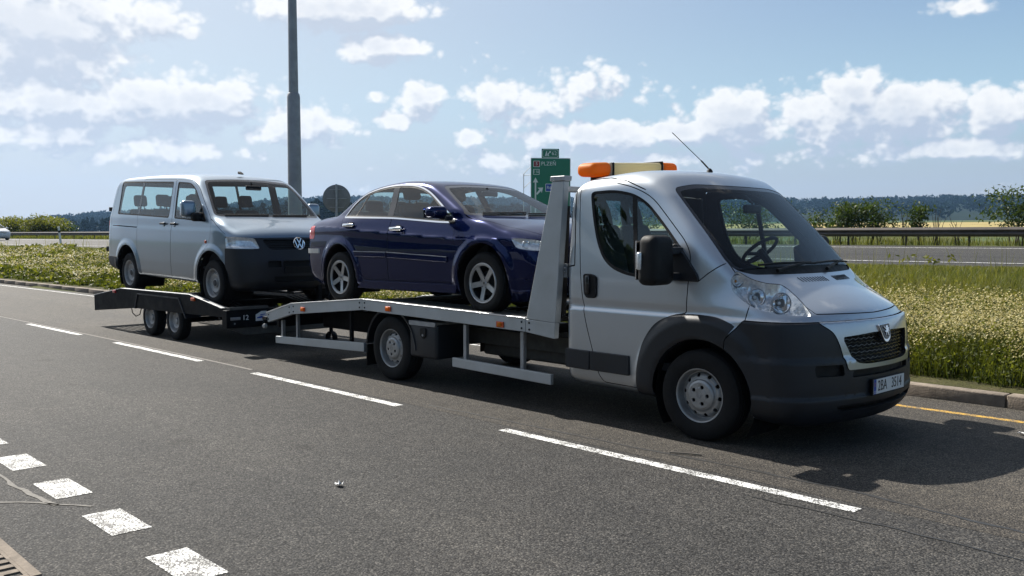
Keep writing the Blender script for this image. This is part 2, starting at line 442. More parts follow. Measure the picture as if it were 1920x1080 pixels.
def paint(name, col, metal=.55, rough=.32, flake=.0, coat=1., dust=.06, low_dust=.5):
    """car paint: metallic base under clear coat, a film of road dust low down and in patches"""
    m = mat(name, col, rough, metal, .5, coat, .03); nt = m.node_tree; b = nt.nodes['Principled BSDF']; N = nt.nodes; L = nt.links
    tc = N.new('ShaderNodeTexCoord'); n = N.new('ShaderNodeTexNoise'); n.inputs['Scale'].default_value = 2.2; n.inputs['Detail'].default_value = 8; n.inputs['Roughness'].default_value = .7
    L.new(tc.outputs['Object'], n.inputs['Vector'])
    sp = N.new('ShaderNodeSeparateXYZ'); L.new(tc.outputs['Object'], sp.inputs[0])
    low = N.new('ShaderNodeMapRange'); low.inputs[1].default_value = .95; low.inputs[2].default_value = .25; low.inputs[3].default_value = .0; low.inputs[4].default_value = low_dust; L.new(sp.outputs[2], low.inputs[0])
    mu = N.new('ShaderNodeMath'); mu.operation = 'MULTIPLY_ADD'; L.new(low.outputs[0], mu.inputs[0]); L.new(n.outputs[0], mu.inputs[1]); mu.inputs[2].default_value = dust
    mx = N.new('ShaderNodeMix'); mx.data_type = 'RGBA'; L.new(mu.outputs[0], mx.inputs[0]); mx.inputs[6].default_value = (*col, 1); mx.inputs[7].default_value = (.20, .18, .15, 1); L.new(mx.outputs[2], b.inputs['Base Color'])
    rr = N.new('ShaderNodeMath'); rr.operation = 'MULTIPLY_ADD'; L.new(mu.outputs[0], rr.inputs[0]); rr.inputs[1].default_value = .6; rr.inputs[2].default_value = .03; L.new(rr.outputs[0], b.inputs['Coat Roughness'])
    return m
def glass(name, tint=(.70, .84, .83), refl=1.0):
    m = bpy.data.materials.new(name); m.use_nodes = True; nt = m.node_tree; N = nt.nodes; L = nt.links; N.clear()
    o = N.new('ShaderNodeOutputMaterial'); t = N.new('ShaderNodeBsdfTransparent'); t.inputs[0].default_value = (*tint, 1)
    g = N.new('ShaderNodeBsdfGlossy'); g.inputs['Roughness'].default_value = .015; g.inputs[0].default_value = (1, 1, 1, 1)
    f = N.new('ShaderNodeLayerWeight'); f.inputs[0].default_value = .5       # Schlick reflectance, the same from both faces of the pane
    pw = N.new('ShaderNodeMath'); pw.operation = 'POWER'; L.new(f.outputs['Facing'], pw.inputs[0]); pw.inputs[1].default_value = 5.
    mu = N.new('ShaderNodeMath'); mu.operation = 'MULTIPLY_ADD'; L.new(pw.outputs[0], mu.inputs[0]); mu.inputs[1].default_value = .9*refl; mu.inputs[2].default_value = .055*refl; mu.use_clamp = True
    mx = N.new('ShaderNodeMixShader'); L.new(mu.outputs[0], mx.inputs[0]); L.new(t.outputs[0], mx.inputs[1]); L.new(g.outputs[0], mx.inputs[2]); L.new(mx.outputs[0], o.inputs[0])
    return m
M_SILVER = paint('silver_metallic_paint', (.52, .56, .60), .72, .34)
M_VWSILVER = paint('pale_blue_silver_paint', (.22, .29, .365), .72, .33)
M_BLUE = paint('dark_blue_metallic_paint', (.002, .0085, .060), .55, .20, coat=.6, dust=.0, low_dust=.012)
M_BLUE.node_tree.nodes['Principled BSDF'].inputs['Specular IOR Level'].default_value = 0.
M_PLASTIC = mat('dark_grey_moulded_plastic', (.0085, .0105, .0145), .5, noise=.25, nscale=5, bump=.12, bscale=260, rvar=.1)
M_BLACK = mat('black_rubber_trim', (.006, .006, .0065), .6, spec=.3, rvar=.12)
M_GLOSSBLK = mat('gloss_black_trim', (.012, .012, .014), .22, coat=.4)
M_INT = mat('dark_cabin_lining', (.014, .0155, .018), .85, noise=.2)
M_SEAT = mat('dark_grey_seat_fabric', (.022, .024, .028), .95, noise=.25, nscale=30)
M_DASH = mat('dashboard_plastic', (.012, .0125, .014), .7, noise=.15)
M_GLASS = glass('tinted_vehicle_glass')
M_WSGLASS = glass('windscreen_glass', (.74, .85, .86), .6)
M_CLEAR = glass('clear_lamp_lens', (.93, .95, .96), .75)
M_CHROME = mat('chrome', (.82, .83, .85), .09, 1.)
M_REFL = mat('lamp_reflector', (.88, .89, .90), .2, .55, noise=.25, nscale=40, bump=.35, bscale=30)
M_ALU = mat('brushed_aluminium_panel', (.45, .475, .485), .48, .55, noise=.10, nscale=3, rvar=.08)
M_ALUEDGE = mat('bright_aluminium_edge', (.72, .73, .74), .3, .9)
M_STEEL = mat('galvanised_steel', (.36, .37, .38), .5, .7, noise=.2, nscale=12)
M_FRAME = mat('black_painted_steel', (.007, .007, .008), .6, spec=.12, noise=.3, nscale=6, rvar=.12)
M_CHASSIS = mat('chassis_grey_paint', (.10, .095, .085), .6, .2, noise=.3, nscale=7)
M_TYRE = mat('tyre_rubber', (.008, .008, .0082), .8, spec=.3, noise=.35, nscale=14, bump=.25, bscale=120)
M_RIM = mat('silver_wheel_paint', (.33, .335, .335), .38, .55, noise=.18, nscale=14, rvar=.1)
M_RIMDIRTY = mat('dusty_steel_wheel', (.34, .34, .335), .5, .4, noise=.3, nscale=18, rvar=.1)
M_ALLOY = mat('alloy_wheel', (.36, .37, .38), .3, .75, noise=.15, nscale=20)
M_HOLE = mat('brake_dark', (.01, .01, .01), .9)
M_AMBER = mat('amber_plastic', (.75, .16, .012), .22, coat=.5, noise=.15, nscale=60)
M_AMBERD = mat('orange_marker_lens', (.62, .085, .012), .25, coat=.5)
M_RED = mat('red_lamp_lens', (.50, .02, .02), .2, coat=.5)
M_WHITE = mat('white_plastic', (.80, .80, .78), .45)
M_CREAM = mat('cream_beacon_panel', (.66, .60, .42), .42, noise=.05)
M_PLATE = mat('plate_white', (.74, .75, .74), .4, noise=.05)
M_INK = mat('black_print', (.01, .01, .01), .5)
M_EUBLUE = mat('plate_blue', (.02, .08, .40), .4)

def surf(name):
    m = bpy.data.materials.new(name); m.use_nodes = True; nt = m.node_tree; return m, nt, nt.nodes['Principled BSDF'], nt.nodes, nt.links
def nnoise(N, L, vec, scale, detail=4, rough=.6):
    n = N.new('ShaderNodeTexNoise'); n.inputs['Scale'].default_value = scale; n.inputs['Detail'].default_value = detail; n.inputs['Roughness'].default_value = rough; L.new(vec, n.inputs['Vector']); return n.outputs[0]
def nramp(N, L, src, stops):
    r = N.new('ShaderNodeValToRGB'); e = r.color_ramp.elements
    while len(e) < len(stops): e.new(.5)
    for k, (p, c) in enumerate(stops): e[k].position = p; e[k].color = (*c, 1) if len(c) == 3 else c
    L.new(src, r.inputs[0]); return r.outputs[0]
def nmix(N, L, f, a, b, mode='MIX'):
    n = N.new('ShaderNodeMix'); n.data_type = 'RGBA'; n.blend_type = mode
    for i, x in ((0, f), (6, a), (7, b)):
        if hasattr(x, 'is_output'): L.new(x, n.inputs[i])
        else: n.inputs[i].default_value = x if i == 0 else (*x, 1)
    return n.outputs[2]
def asphalt(name, base=(.070, .068, .066), warm=(.085, .078, .068), grain=95., contrast=1.):
    """coarse chippings: every stone its own grey, dark binder between, worn and oily patches"""
    m, nt, b, N, L = surf(name); tc = N.new('ShaderNodeTexCoord'); P = tc.outputs['Object']
    v = N.new('ShaderNodeTexVoronoi'); v.inputs['Scale'].default_value = grain; L.new(P, v.inputs['Vector'])
    d = nramp(N, L, v.outputs['Distance'], [(.0, (1.35, 1.33, 1.3)), (.42, (1., 1., 1.)), (.75, (.30, .30, .31))])
    st = N.new('ShaderNodeSeparateColor'); L.new(v.outputs['Color'], st.inputs[0])
    tone = nramp(N, L, st.outputs[0], [(0, (.50, .50, .52)), (.5, (.95, .94, .92)), (.85, (1.35, 1.3, 1.22)), (1, (2.3, 2.2, 2.05))])
    big = nnoise(N, L, P, .55, 6, .62); patch = nmix(N, L, nramp(N, L, big, [(.35, (0, 0, 0)), (.65, (1, 1, 1))]), base, warm)
    mid = nnoise(N, L, P, 7., 4); fine = nnoise(N, L, P, 260., 2)
    mp = N.new('ShaderNodeMapping'); mp.inputs['Scale'].default_value = (.05, .9, 1); L.new(P, mp.inputs[0]); trk = nnoise(N, L, mp.outputs[0], 1., 3, .5)     # wheel tracks along the lane
    patch = nmix(N, L, 1., patch, nramp(N, L, trk, [(.32, (.82, .82, .83)), (.68, (1.15, 1.14, 1.12))]), 'MULTIPLY')
    oil = nnoise(N, L, P, 1.7, 3, .45); patch = nmix(N, L, 1., patch, nramp(N, L, oil, [(.66, (1, 1, 1)), (.76, (.62, .61, .60))]), 'MULTIPLY')
    c = nmix(N, L, 1., patch, tone, 'MULTIPLY'); c = nmix(N, L, 1., c, d, 'MULTIPLY'); c = nmix(N, L, .8, c, nramp(N, L, mid, [(.3, (.80, .80, .80)), (.7, (1.16, 1.15, 1.14))]), 'MULTIPLY')
    L.new(c, b.inputs['Base Color']); b.inputs['Roughness'].default_value = .75; b.inputs['Specular IOR Level'].default_value = .18
    h = N.new('ShaderNodeMath'); h.operation = 'MULTIPLY_ADD'; L.new(v.outputs['Distance'], h.inputs[0]); h.inputs[1].default_value = -1.; L.new(fine, h.inputs[2])
    bp = N.new('ShaderNodeBump'); bp.inputs['Strength'].default_value = .75; bp.inputs['Distance'].default_value = .006; L.new(h.outputs[0], bp.inputs['Height']); L.new(bp.outputs[0], b.inputs['Normal'])
    return m
def worn_paint(name, col, under=(.075, .073, .07), wear=.36):
    m, nt, b, N, L = surf(name); tc = N.new('ShaderNodeTexCoord'); P = tc.outputs['Object']
    v = N.new('ShaderNodeTexVoronoi'); v.inputs['Scale'].default_value = 95; L.new(P, v.inputs['Vector'])
    n = nnoise(N, L, P, 9., 6, .7); a = N.new('ShaderNodeMath'); a.operation = 'MULTIPLY_ADD'; L.new(v.outputs['Distance'], a.inputs[0]); a.inputs[1].default_value = .55; L.new(n, a.inputs[2])
    f = nramp(N, L, a.outputs[0], [(.5 + wear*.4, (1, 1, 1)), (.62 + wear*.4, (0, 0, 0))])
    c = nmix(N, L, f, under, nmix(N, L, .5, col, nramp(N, L, n, [(.3, tuple(x*.75 for x in col)), (.7, col)])))
    L.new(c, b.inputs['Base Color']); b.inputs['Roughness'].default_value = .7
    bp = N.new('ShaderNodeBump'); bp.inputs['Strength'].default_value = .5; bp.inputs['Distance'].default_value = .005; bp.invert = True; L.new(v.outputs['Distance'], bp.inputs['Height']); L.new(bp.outputs[0], b.inputs['Normal'])
    return m
def ground_mat(name, cols, scale=.8, fine=14.):
    m, nt, b, N, L = surf(name); tc = N.new('ShaderNodeTexCoord'); P = tc.outputs['Object']
    c = nramp(N, L, nnoise(N, L, P, scale, 8, .65), [(.3, cols[0]), (.5, cols[1]), (.7, cols[2])])
    c = nmix(N, L, .9, c, nramp(N, L, nnoise(N, L, P, fine, 5), [(.3, (.6, .6, .6)), (.7, (1.3, 1.3, 1.25))]), 'MULTIPLY')
    L.new(c, b.inputs['Base Color']); b.inputs['Roughness'].default_value = .95; b.inputs['Specular IOR Level'].default_value = .1
    bp = N.new('ShaderNodeBump'); bp.inputs['Strength'].default_value = .6; bp.inputs['Distance'].default_value = .05; L.new(nnoise(N, L, P, fine*2, 4), bp.inputs['Height']); L.new(bp.outputs[0], b.inputs['Normal'])
    return m
def leaf_mat(name, dark, light, trans=.45, tint=(1.25, 1.2, .55), spec=.3):
    """leaf tone by stem, mostly darker low down (stored in the 'tone' attribute), light passes through the blade"""
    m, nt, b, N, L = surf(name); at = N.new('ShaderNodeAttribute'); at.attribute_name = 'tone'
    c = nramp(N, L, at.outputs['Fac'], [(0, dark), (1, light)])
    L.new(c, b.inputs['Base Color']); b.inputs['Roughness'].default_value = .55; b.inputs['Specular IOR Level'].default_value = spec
    t = N.new('ShaderNodeBsdfTranslucent'); L.new(nmix(N, L, 1., c, tint, 'MULTIPLY'), t.inputs[0])
    mx = N.new('ShaderNodeMixShader'); mx.inputs[0].default_value = trans; o = N['Material Output'] if 'Material Output' in N else N.new('ShaderNodeOutputMaterial')
    L.new(b.outputs[0], mx.inputs[1]); L.new(t.outputs[0], mx.inputs[2]); L.new(mx.outputs[0], o.inputs[0])
    return m
M_ASPH = asphalt('coarse_road_asphalt', (.058, .0585, .059), (.071, .070, .068))
M_ASPH2 = asphalt('lane_asphalt_brownish', (.080, .076, .070), (.094, .087, .077), 120)
M_ASPH3 = asphalt('highway_asphalt', (.060, .061, .062), (.072, .071, .068), 60)
M_LINE = worn_paint('white_road_paint', (.82, .82, .80), wear=.62); M_BLOCK = worn_paint('worn_white_block_paint', (.82, .82, .79), wear=.5); M_YELLOW = worn_paint('yellow_road_paint', (.62, .36, .04), wear=.62)
M_SEAM = mat('bitumen_seam', (.022, .022, .022), .6, noise=.4, nscale=30); M_PALESEAM = mat('pale_worn_joint', (.17, .16, .145), .9, noise=.3, nscale=30)
M_KERB = mat('weathered_kerb_concrete', (.20, .165, .13), .92, noise=.35, nscale=9, bump=.5, bscale=60)
M_SOIL = ground_mat('verge_soil', [(.05, .045, .028), (.075, .075, .03), (.10, .085, .05)], 2.2, 24)
M_MEADOW = ground_mat('meadow_ground', [(.05, .065, .018), (.075, .085, .025), (.11, .11, .04)], .5, 12)
M_FIELD = ground_mat('green_field', [(.07, .10, .04), (.085, .115, .05), (.10, .12, .055)], .02, .5)
M_HILL = ground_mat('wooded_hillside', [(.006, .013, .008), (.010, .02, .011), (.016, .028, .014)], .01, .12)
M_WHEAT = ground_mat('ripe_wheat_field', [(.30, .24, .10), (.36, .29, .13), (.40, .33, .16)], .03, .6)
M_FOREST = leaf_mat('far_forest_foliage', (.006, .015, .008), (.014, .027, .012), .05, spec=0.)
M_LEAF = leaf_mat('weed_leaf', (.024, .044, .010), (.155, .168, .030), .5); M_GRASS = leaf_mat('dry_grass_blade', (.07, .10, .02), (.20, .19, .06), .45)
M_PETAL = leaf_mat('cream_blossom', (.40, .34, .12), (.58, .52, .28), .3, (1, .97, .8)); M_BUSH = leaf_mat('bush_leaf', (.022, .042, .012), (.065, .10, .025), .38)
M_BUSHY = leaf_mat('yellow_green_leaf', (.04, .06, .012), (.17, .18, .03), .5)  # yellow-green is the hedge leaves' own colour
M_BARK = mat('bark', (.045, .036, .028), .9, noise=.4, nscale=20, bump=.4, bscale=30)
M_GALV = mat('weathered_guardrail_steel', (.085, .072, .064), .6, .2, noise=.3, nscale=2.5, rvar=.1)
M_POLE = mat('grey_lamp_column', (.30, .305, .315), .5, .35, noise=.15, nscale=5)
M_SIGNBACK = mat('grey_sign_back', (.24, .24, .24), .55, .5, noise=.15, nscale=8)
M_SIGNGREEN = mat('green_sign_sheet', (.006, .17, .095), .4, noise=.06, nscale=3); M_SIGNWHITE = mat('white_sign_sheet', (.72, .74, .74), .4); M_SIGNRED = mat('dark_red_sign_sheet', (.26, .012, .02), .4); M_SIGNBLUE = mat('blue_sign_sheet', (.02, .06, .36), .4)
M_PAPER = mat('white_paper_scrap', (.75, .74, .72), .8)
M_WOOD = mat('grey_stick', (.16, .14, .115), .9)
M_CARWHITE = paint('white_car_paint', (.70, .71, .71), .0, .35)

M_CREAM = leaf_mat('cream_beacon_panel', (.80, .73, .50), (.80, .73, .50), .5, (1, 1, 1)); M_AMBER = leaf_mat('amber_beacon_plastic', (.85, .30, .015), (.85, .30, .015), .5, (1, 1, 1), spec=.5)
# ---------------------------------------------------------------- body surfaces (x forward from front axle, y left, z up from ground)
BX_SIL = Sil(crom([(-1.41,.45),(-1.415,1.0),(-1.42,1.6),(-1.40,2.01),(-1.30,2.11),(-1.0,2.15),(-.70,2.16),(-.46,2.12),(-.31,2.01),(-.02,1.715),(.28,1.425),(.44,1.285),
    (.55,1.215),(.76,1.105),(.90,1.01),(.948,.915),(.972,.78),(.984,.60),(.986,.45),(.968,.32),(.90,.245),(.7,.24),(0,.27),(-.8,.285),(-1.30,.295),(-1.385,.33)], 8))
_bxw = cub([.2,.32,.5,.7,.945,.985,1.06,1.2,1.6,2.0,2.2],[.985,1.0,1.015,1.02,1.022,1.006,1.015,1.013,.985,.95,.92])
_bxk = cub([-1.6,-1.0,-.4,.3,.7,1.2],[0,0,.10,.16,.24,.27])
_bxp = cub([-2,.05,.35,.6,.85,1.0,1.2],[0,0,.012,.04,.10,.16,.26])
def boxer_f(x, y, z):
    a = np.abs(y); up = sstep(.95, 1.25, z)
    xs = x + _bxk(x)*a*a; zs = z + a*a*(.055*sstep(1.6, 2.1, z) + .07*sstep(.9, 1.2, z)*sstep(.2, .7, x))
    W = _bxw(z) - _bxp(x)*(1 - .35*up) - up*sstep(-.2, .75, x)*.13*(1 - sstep(1.25, 1.9, z)) - .05*sstep(1.3, 2.1, z)*sstep(-1.1, -.3, x)
    r = np.hypot(x, z - .36)
    W = W + .028*sstep(.66, .56, r)*sstep(.4, .46, r)*sstep(1.02, .93, z)*sstep(.6,.35,x)
    # horizontal swage between door handle and sill
    fs = BX_SIL(xs, zs); fw = (a - W)*.97
    lip = .014*sstep(.700, .668, z)*sstep(.30, .50, x) + .012*sstep(.415, .395, z)*sstep(.30, .50, x) + .022*sstep(.966, .944, z)*sstep(.42, .70, x)      # ledges moulded into the bumper
    return smax(fs, fw, .17 + .16*sstep(.2, .8, x) + .10*sstep(1.9, 2.1, z)) - lip

HD_SIL = Sil(crom([(-3.60,.30),(-3.67,.42),(-3.70,.60),(-3.675,.80),(-3.64,.98),(-3.56,1.06),(-3.25,1.092),(-3.0,1.115),(-2.68,1.275),(-2.37,1.40),(-2.05,1.452),(-1.65,1.472),(-1.25,1.45),(-1.0,1.405),
    (-.70,1.275),(-.38,1.125),(-.12,1.01),(.10,.972),(.45,.915),(.72,.835),(.87,.735),(.935,.62),(.955,.48),(.945,.32),(.87,.20),(.5,.17),(-1,.175),(-2.6,.18),(-3.3,.21)], 8))
_hdw = cub([.17,.26,.4,.55,.68,.77,.835,.862,.875,.91,.96,1.02,1.1,1.2,1.3,1.4,1.5],[.80,.845,.870,.880,.880,.877,.880,.880,.872,.858,.842,.820,.780,.730,.684,.636,.59])
_hdk = cub([-3.9,-3.2,-2.6,-1.8,-1.0,-.3,.3,.7,1.0],[-.22,-.16,-.10,0,.16,.18,.16,.26,.32])
_hdp = cub([-3.8,-3.5,-3.0,-2.4,-.2,.2,.5,.75,.95],[.15,.09,.035,0,0,.01,.03,.075,.14])
def honda_f(x, y, z):
    a = np.abs(y); up = sstep(.88, 1.1, z)
    xs = x + _hdk(x)*a*a; zs = z + a*a*(.05*sstep(1.1, 1.4, z) + .09*sstep(-.1, .3, x) + .05*sstep(-2.8, -3.1, x))
    zc = -.007 - .064*(x + 1.63)                     # the shoulder crease falls towards the front
    W = _hdw(z - np.clip(zc, -.10, .08)*sstep(.58, .78, z)*sstep(1.10, .98, z)) - _hdp(x) - up*.06*sstep(-2.2, -3.1, x)
    for cx in (0., -2.67):
        r = np.hypot(x - cx, z - .33); W = W + .018*sstep(.50, .42, r)*sstep(.36, .39, r)*sstep(.1, .3, z)
    # shoulder of bonnet and boot keeps its width up to its edge
    fs = HD_SIL(xs, zs); fw = (a - W)*(.96 - .1*up)
    return smax(fs, fw, .12 + .10*sstep(.3, .8, x) + .08*sstep(-3.2, -3.6, x))

VW_SIL = Sil(crom([(-3.93,.42),(-3.985,.50),(-3.99,.70),(-3.955,.95),(-3.93,1.25),(-3.88,1.6),(-3.81,1.84),(-3.68,1.935),(-3.2,1.962),(-2.2,1.972),(-1.3,1.96),(-.85,1.925),(-.62,1.85),(-.25,1.585),(.06,1.36),
    (.20,1.275),(.42,1.21),(.64,1.135),(.76,1.055),(.82,.93),(.855,.80),(.89,.66),(.894,.50),(.88,.36),(.80,.26),(.5,.245),(-.6,.30),(-2.4,.31),(-3.4,.36),(-3.8,.38)], 8))
_vww = cub([.24,.34,.5,.6,.85,1.08,1.14,1.25,1.32,1.6,1.9,2.0],[.91,.935,.947,.952,.954,.95,.942,.938,.922,.868,.805,.78])
_vwk = cub([-4.1,-3.5,-2.5,-.9,-.2,.4,1.0],[-.08,-.03,0,.10,.17,.20,.26])
_vwp = cub([-4.1,-3.8,-3.2,0,.3,.6,.9],[.05,.025,0,0,.02,.07,.15])
def vw_f(x, y, z):
    a = np.abs(y)
    xs = x + _vwk(x)*a*a; zs = z + a*a*(.05*sstep(1.5, 1.9, z) + .06*sstep(.1, .5, x)*sstep(.8, 1.1, z))
    W = _vww(z) - _vwp(x) - .05*sstep(1.15, 1.3, z)*sstep(-.3, .4, x)
    for cx in (0., -3.0):
        r = np.hypot(x - cx, z - .36); W = W + .022*sstep(.56, .47, r)*sstep(.1, .35, z)*sstep(.40, .30, x)
    fs = VW_SIL(xs, zs); fw = (a - W)*.97
    return smax(fs, fw, .15 + .12*sstep(.2, .7, x) + .05*sstep(1.75, 1.9, z))
# ---------------------------------------------------------------- setting: terrain, roads, markings, kerb
HW_A = R(4.5); HW_U = np.array([math.cos(HW_A), math.sin(HW_A)]); HW_N = np.array([-math.sin(HW_A), math.cos(HW_A)]); HW_O = np.array([-4.5, 15.0])
def hw(t, s): return HW_O + HW_U*t + HW_N*s                 # point t metres along, s metres across the highway
def hw_ts(x, y): dx, dy = x - HW_O[0], y - HW_O[1]; return dx*HW_U[0] + dy*HW_U[1], dx*HW_N[0] + dy*HW_N[1]
def ykerb(x): x = np.minimum(np.asarray(x, float), 0); return 2.17 - np.where(x > -30, .00085*x*x, .765 - .051*(x + 30))
def smoothn(x, y, s, seed=0):
    """cheap smooth pseudo-noise"""
    r = np.random.RandomState(seed); v = 0
    for k in range(5):
        a = r.uniform(0, 2*np.pi); q = s*(1.6**k); p = r.uniform(0, 6.28); v = v + np.sin((x*np.cos(a) + y*np.sin(a))*q + p)/(1.35**k)
    return v/2.6
HILL = cub([-82, -76, -73, -70.5, -66, -60, -57, -50, -44, -36, -30, -22, -12, 10], [.003, .006, .013, .0175, .024, .034, .035, .034, .032, .030, .029, .030, .030, .030])   # skyline elevation (rad) by bearing
RISE = cub([-80, -66, -55, -44, -36, -30, -10, 10], [.000, .001, .006, .010, .0125, .0145, .0155, .016])
def ground_z(x, y):
    x = np.asarray(x, float); y = np.asarray(y, float); t, s = hw_ts(x, y); k = y - ykerb(x) - .15
    # verge: from the kerb up to the shoulder of the highway
    w = np.clip(k/np.maximum(k - (s + 1.2), .5), 0, 1)
    z = np.where(k < 0, -.03, .10 + (.90 - .10)*sstep(0, 1, w)*1.0)
    z = np.where(s > -1.2, .915 + (s + 1.2)*.0307, z)
    # beyond the rail: flat strip, gently rising fields, wooded hills on the skyline
    d = np.hypot(x - 4, y + 6.8); az = np.degrees(np.arctan2(x - 4, y + 6.8))
    far = 1.22 + np.maximum(d - 45, 0)*RISE(az)
    top = 1.6 + 2200*HILL(az) + 5*smoothn(x, y, .004, 3)
    hz = far + (np.maximum(top - far, 0))*sstep(900, 2200, d)
    return np.where(s > 9.2, np.where(d < 60, 1.235, 0) + np.where(d >= 60, hz, 0), z)
def grid_obj(name, ts, ss, fn, mat, kind='structure', zoff=0., holes=None):
    T, S_ = np.meshgrid(ts, ss, indexing='ij'); X, Y = fn(T, S_); Z = ground_z(X, Y) + zoff
    V = np.stack([X, Y, Z], -1).reshape(-1, 3); n, m = T.shape; i, j = np.meshgrid(np.arange(n-1), np.arange(m-1), indexing='ij'); a = (i*m + j).ravel()
    F = np.stack([a, a + m, a + m + 1, a + 1], 1); o = obj(name, mk_mesh(name, V, F, mat), kind=kind); return o
hwf = lambda T, S_: (HW_O[0] + HW_U[0]*T + HW_N[0]*S_, HW_O[1] + HW_U[1]*T + HW_N[1]*S_)
def polar(name, a0, a1, na, d0, d1, nd, mat, zoff=0.):
    az = np.radians(np.linspace(a0, a1, na)); dd = np.geomspace(d0, d1, nd)
    return grid_obj(name, az, dd, lambda A, D: (4 + D*np.sin(A), -6.8 + D*np.cos(A)), mat, zoff=zoff)
# the terrain: one sheet out past the skyline, fields laid on it
_ss = np.concatenate([np.linspace(-60, -20, 5), np.linspace(-18, -1.2, 40), np.linspace(-1, 12, 14), np.linspace(14, 60, 14)])
grid_obj('ground', np.concatenate([np.linspace(-400, -100, 16), np.linspace(-95, 40, 136), np.linspace(50, 300, 10)]), _ss, hwf, M_MEADOW, zoff=-.012)
polar('terrain', -125, 60, 260, 45, 905, 50, M_FIELD, zoff=-.05); polar('hills', -125, 60, 260, 900, 3000, 50, M_HILL, zoff=-.02)
# roadside apron where the lorry stands: one asphalt sheet with lane strip laid over it
def ribbon(name, xs, y0, y1, z, mat, parent=None, kind=None):
    xs = np.asarray(xs, float); A = y0(xs) if callable(y0) else np.full(len(xs), float(y0)); B = y1(xs) if callable(y1) else np.full(len(xs), float(y1))
    V = np.concatenate([np.stack([xs, A, np.full(len(xs), z)], 1), np.stack([xs, B, np.full(len(xs), z)], 1)]); n = len(xs); i = np.arange(n-1)
    F = np.stack([i, i+1, i+1+n, i+n], 1); return obj(name, mk_mesh(name, V, F, mat), parent, kind=kind)
XS = np.concatenate([np.linspace(-110, -34, 20), np.linspace(-32, 40, 73)])
road = ribbon('road', XS, lambda x: np.full(len(x), -45.), lambda x: ykerb(x) + .05, .0, M_ASPH, kind='structure')
ydash = lambda x: -1.82 - .00125*np.minimum(x + 2, 0)**2
ribbon('lane_strip', XS[XS > -60], lambda x: ydash(x) + .12, lambda x: ykerb(x) + .04, .0015, M_ASPH2, road)
def mark(name, x0, x1, yc, w, z=.003, m=M_LINE, n=6):
    xs = np.linspace(x0, x1, n); return ribbon(name, xs, lambda x: yc(x) - w/2, lambda x: yc(x) + w/2, z, m, road)
for x0, x1 in ((-26.2, -23.4), (-19.2, -17.5), (-13.65, -11.14), (-9.70, -6.92), (-5.55, -2.76), (-1.34, 1.68), (5.4, 8.4)): mark('lane_dash', x0, x1, lambda x: ydash(x) - .005, .10)
for k in range(-7, 5):
    x0 = -.39 + k*.913; mark('edge_block', x0, x0 + .47, lambda x: np.full(len(x), -5.015), .212, m=M_BLOCK, n=2)
mark('kerbside_line', -60, -2.0, lambda x: ykerb(x) - .36, .07, n=60); mark('kerbside_yellow_line', -2.0, 12, lambda x: np.full(len(x), 1.585), .085, m=M_YELLOW)
mark('worn_joint', -24, -5.8, lambda x: ydash(x) + .10, .045, .0028, M_PALESEAM, 40)
def wiggle(name, pts, w, m, z=.0034, seed=1):
    r = random.Random(seed); xs = []; ys = []
    P = []
    for (a, b) in zip(pts[:-1], pts[1:]):
        n = max(2, int(math.hypot(b[0]-a[0], b[1]-a[1])/.10))
        for k in range(n): t = k/n; P.append((a[0]+(b[0]-a[0])*t, a[1]+(b[1]-a[1])*t))
    P.append(pts[-1]); V = []; F = []
    for i, p in enumerate(P):
        q = P[min(i+1, len(P)-1)]; o = P[max(i-1, 0)]; dx, dy = q[0]-o[0], q[1]-o[1]; l = math.hypot(dx, dy) + 1e-9; nx, ny = -dy/l, dx/l
        c = r.uniform(-.012, .012); ww = w*r.uniform(.55, 1.25)/2; V += [(p[0]+nx*(c+ww), p[1]+ny*(c+ww), z), (p[0]+nx*(c-ww), p[1]+ny*(c-ww), z)]
        if i: F.append([2*i-2, 2*i-1, 2*i+1, 2*i])
    return obj(name, mk_mesh(name, V, F, m, smooth=False), road)
wiggle('bitumen_seam', [(-2.6, -1.60), (-.14, -1.535), (.75, -1.48), (1.5, -1.475), (2.5, -1.56), (6, -1.7)], .030, M_SEAM, seed=3)
wiggle('bitumen_seam', [(1.1, -2.02), (1.9, -1.99), (2.9, -2.02), (6, -2.1)], .018, M_SEAM, seed=4)
wiggle('cracked_joint', [(-3.6, -5.24), (-2.1, -5.21), (-1.62, -5.16)], .030, M_PALESEAM, seed=5); wiggle('cracked_joint', [(-2.3, -5.75), (-1.75, -5.22), (-1.45, -5.02)], .022, M_PALESEAM, seed=6)
# kerb stones
kerb = obj('kerb', mk_mesh('kerb', [(x, float(ykerb(x)) + dy, z) for x in XS for dy, z in ((.03, -.05), (.19, -.05), (.19, .09), (.03, .09))], [[4*i+k, 4*i+4+k, 4*i+4+(k+1) % 4, 4*i+(k+1) % 4] for i in range(len(XS)-1) for k in range(4)], M_KERB, smooth=False), kind='structure')
V, F = rbox(.985, .165, .20, .014, 2); _kms = []
for q in range(4):
    rr = random.Random(q); vv = [(v[0], v[1] + .006*math.sin(v[0]*9 + q), v[2] + .004*math.sin(v[0]*6 + 2*q)) for v in V]; me = bpy.data.meshes.new('kerb_stone'); me.from_pydata(vv, [], F); me.materials.append(M_KERB)
    for p in me.polygons: p.use_smooth = True
    _kms.append(me)
_r = random.Random(4); x = 9.17
while x > -64:
    y = float(ykerb(x - .5)); yb = float(ykerb(x - 1)); ya = float(ykerb(x)); o = obj('kerb_stone', _r.choice(_kms), kerb, (x - .5, y + .085 + _r.uniform(-.006, .006), .022 + _r.uniform(-.006, .006)), (_r.uniform(-.01, .01), 0, math.atan2(ya - yb, 1) + _r.uniform(-.006, .006))); x -= 1.0
# dusty strip and bare soil behind the kerb
ribbon('soil_strip', XS[XS > -60], lambda x: ykerb(x) + .17, lambda x: ykerb(x) + .62, .118, M_SOIL, kind='structure')
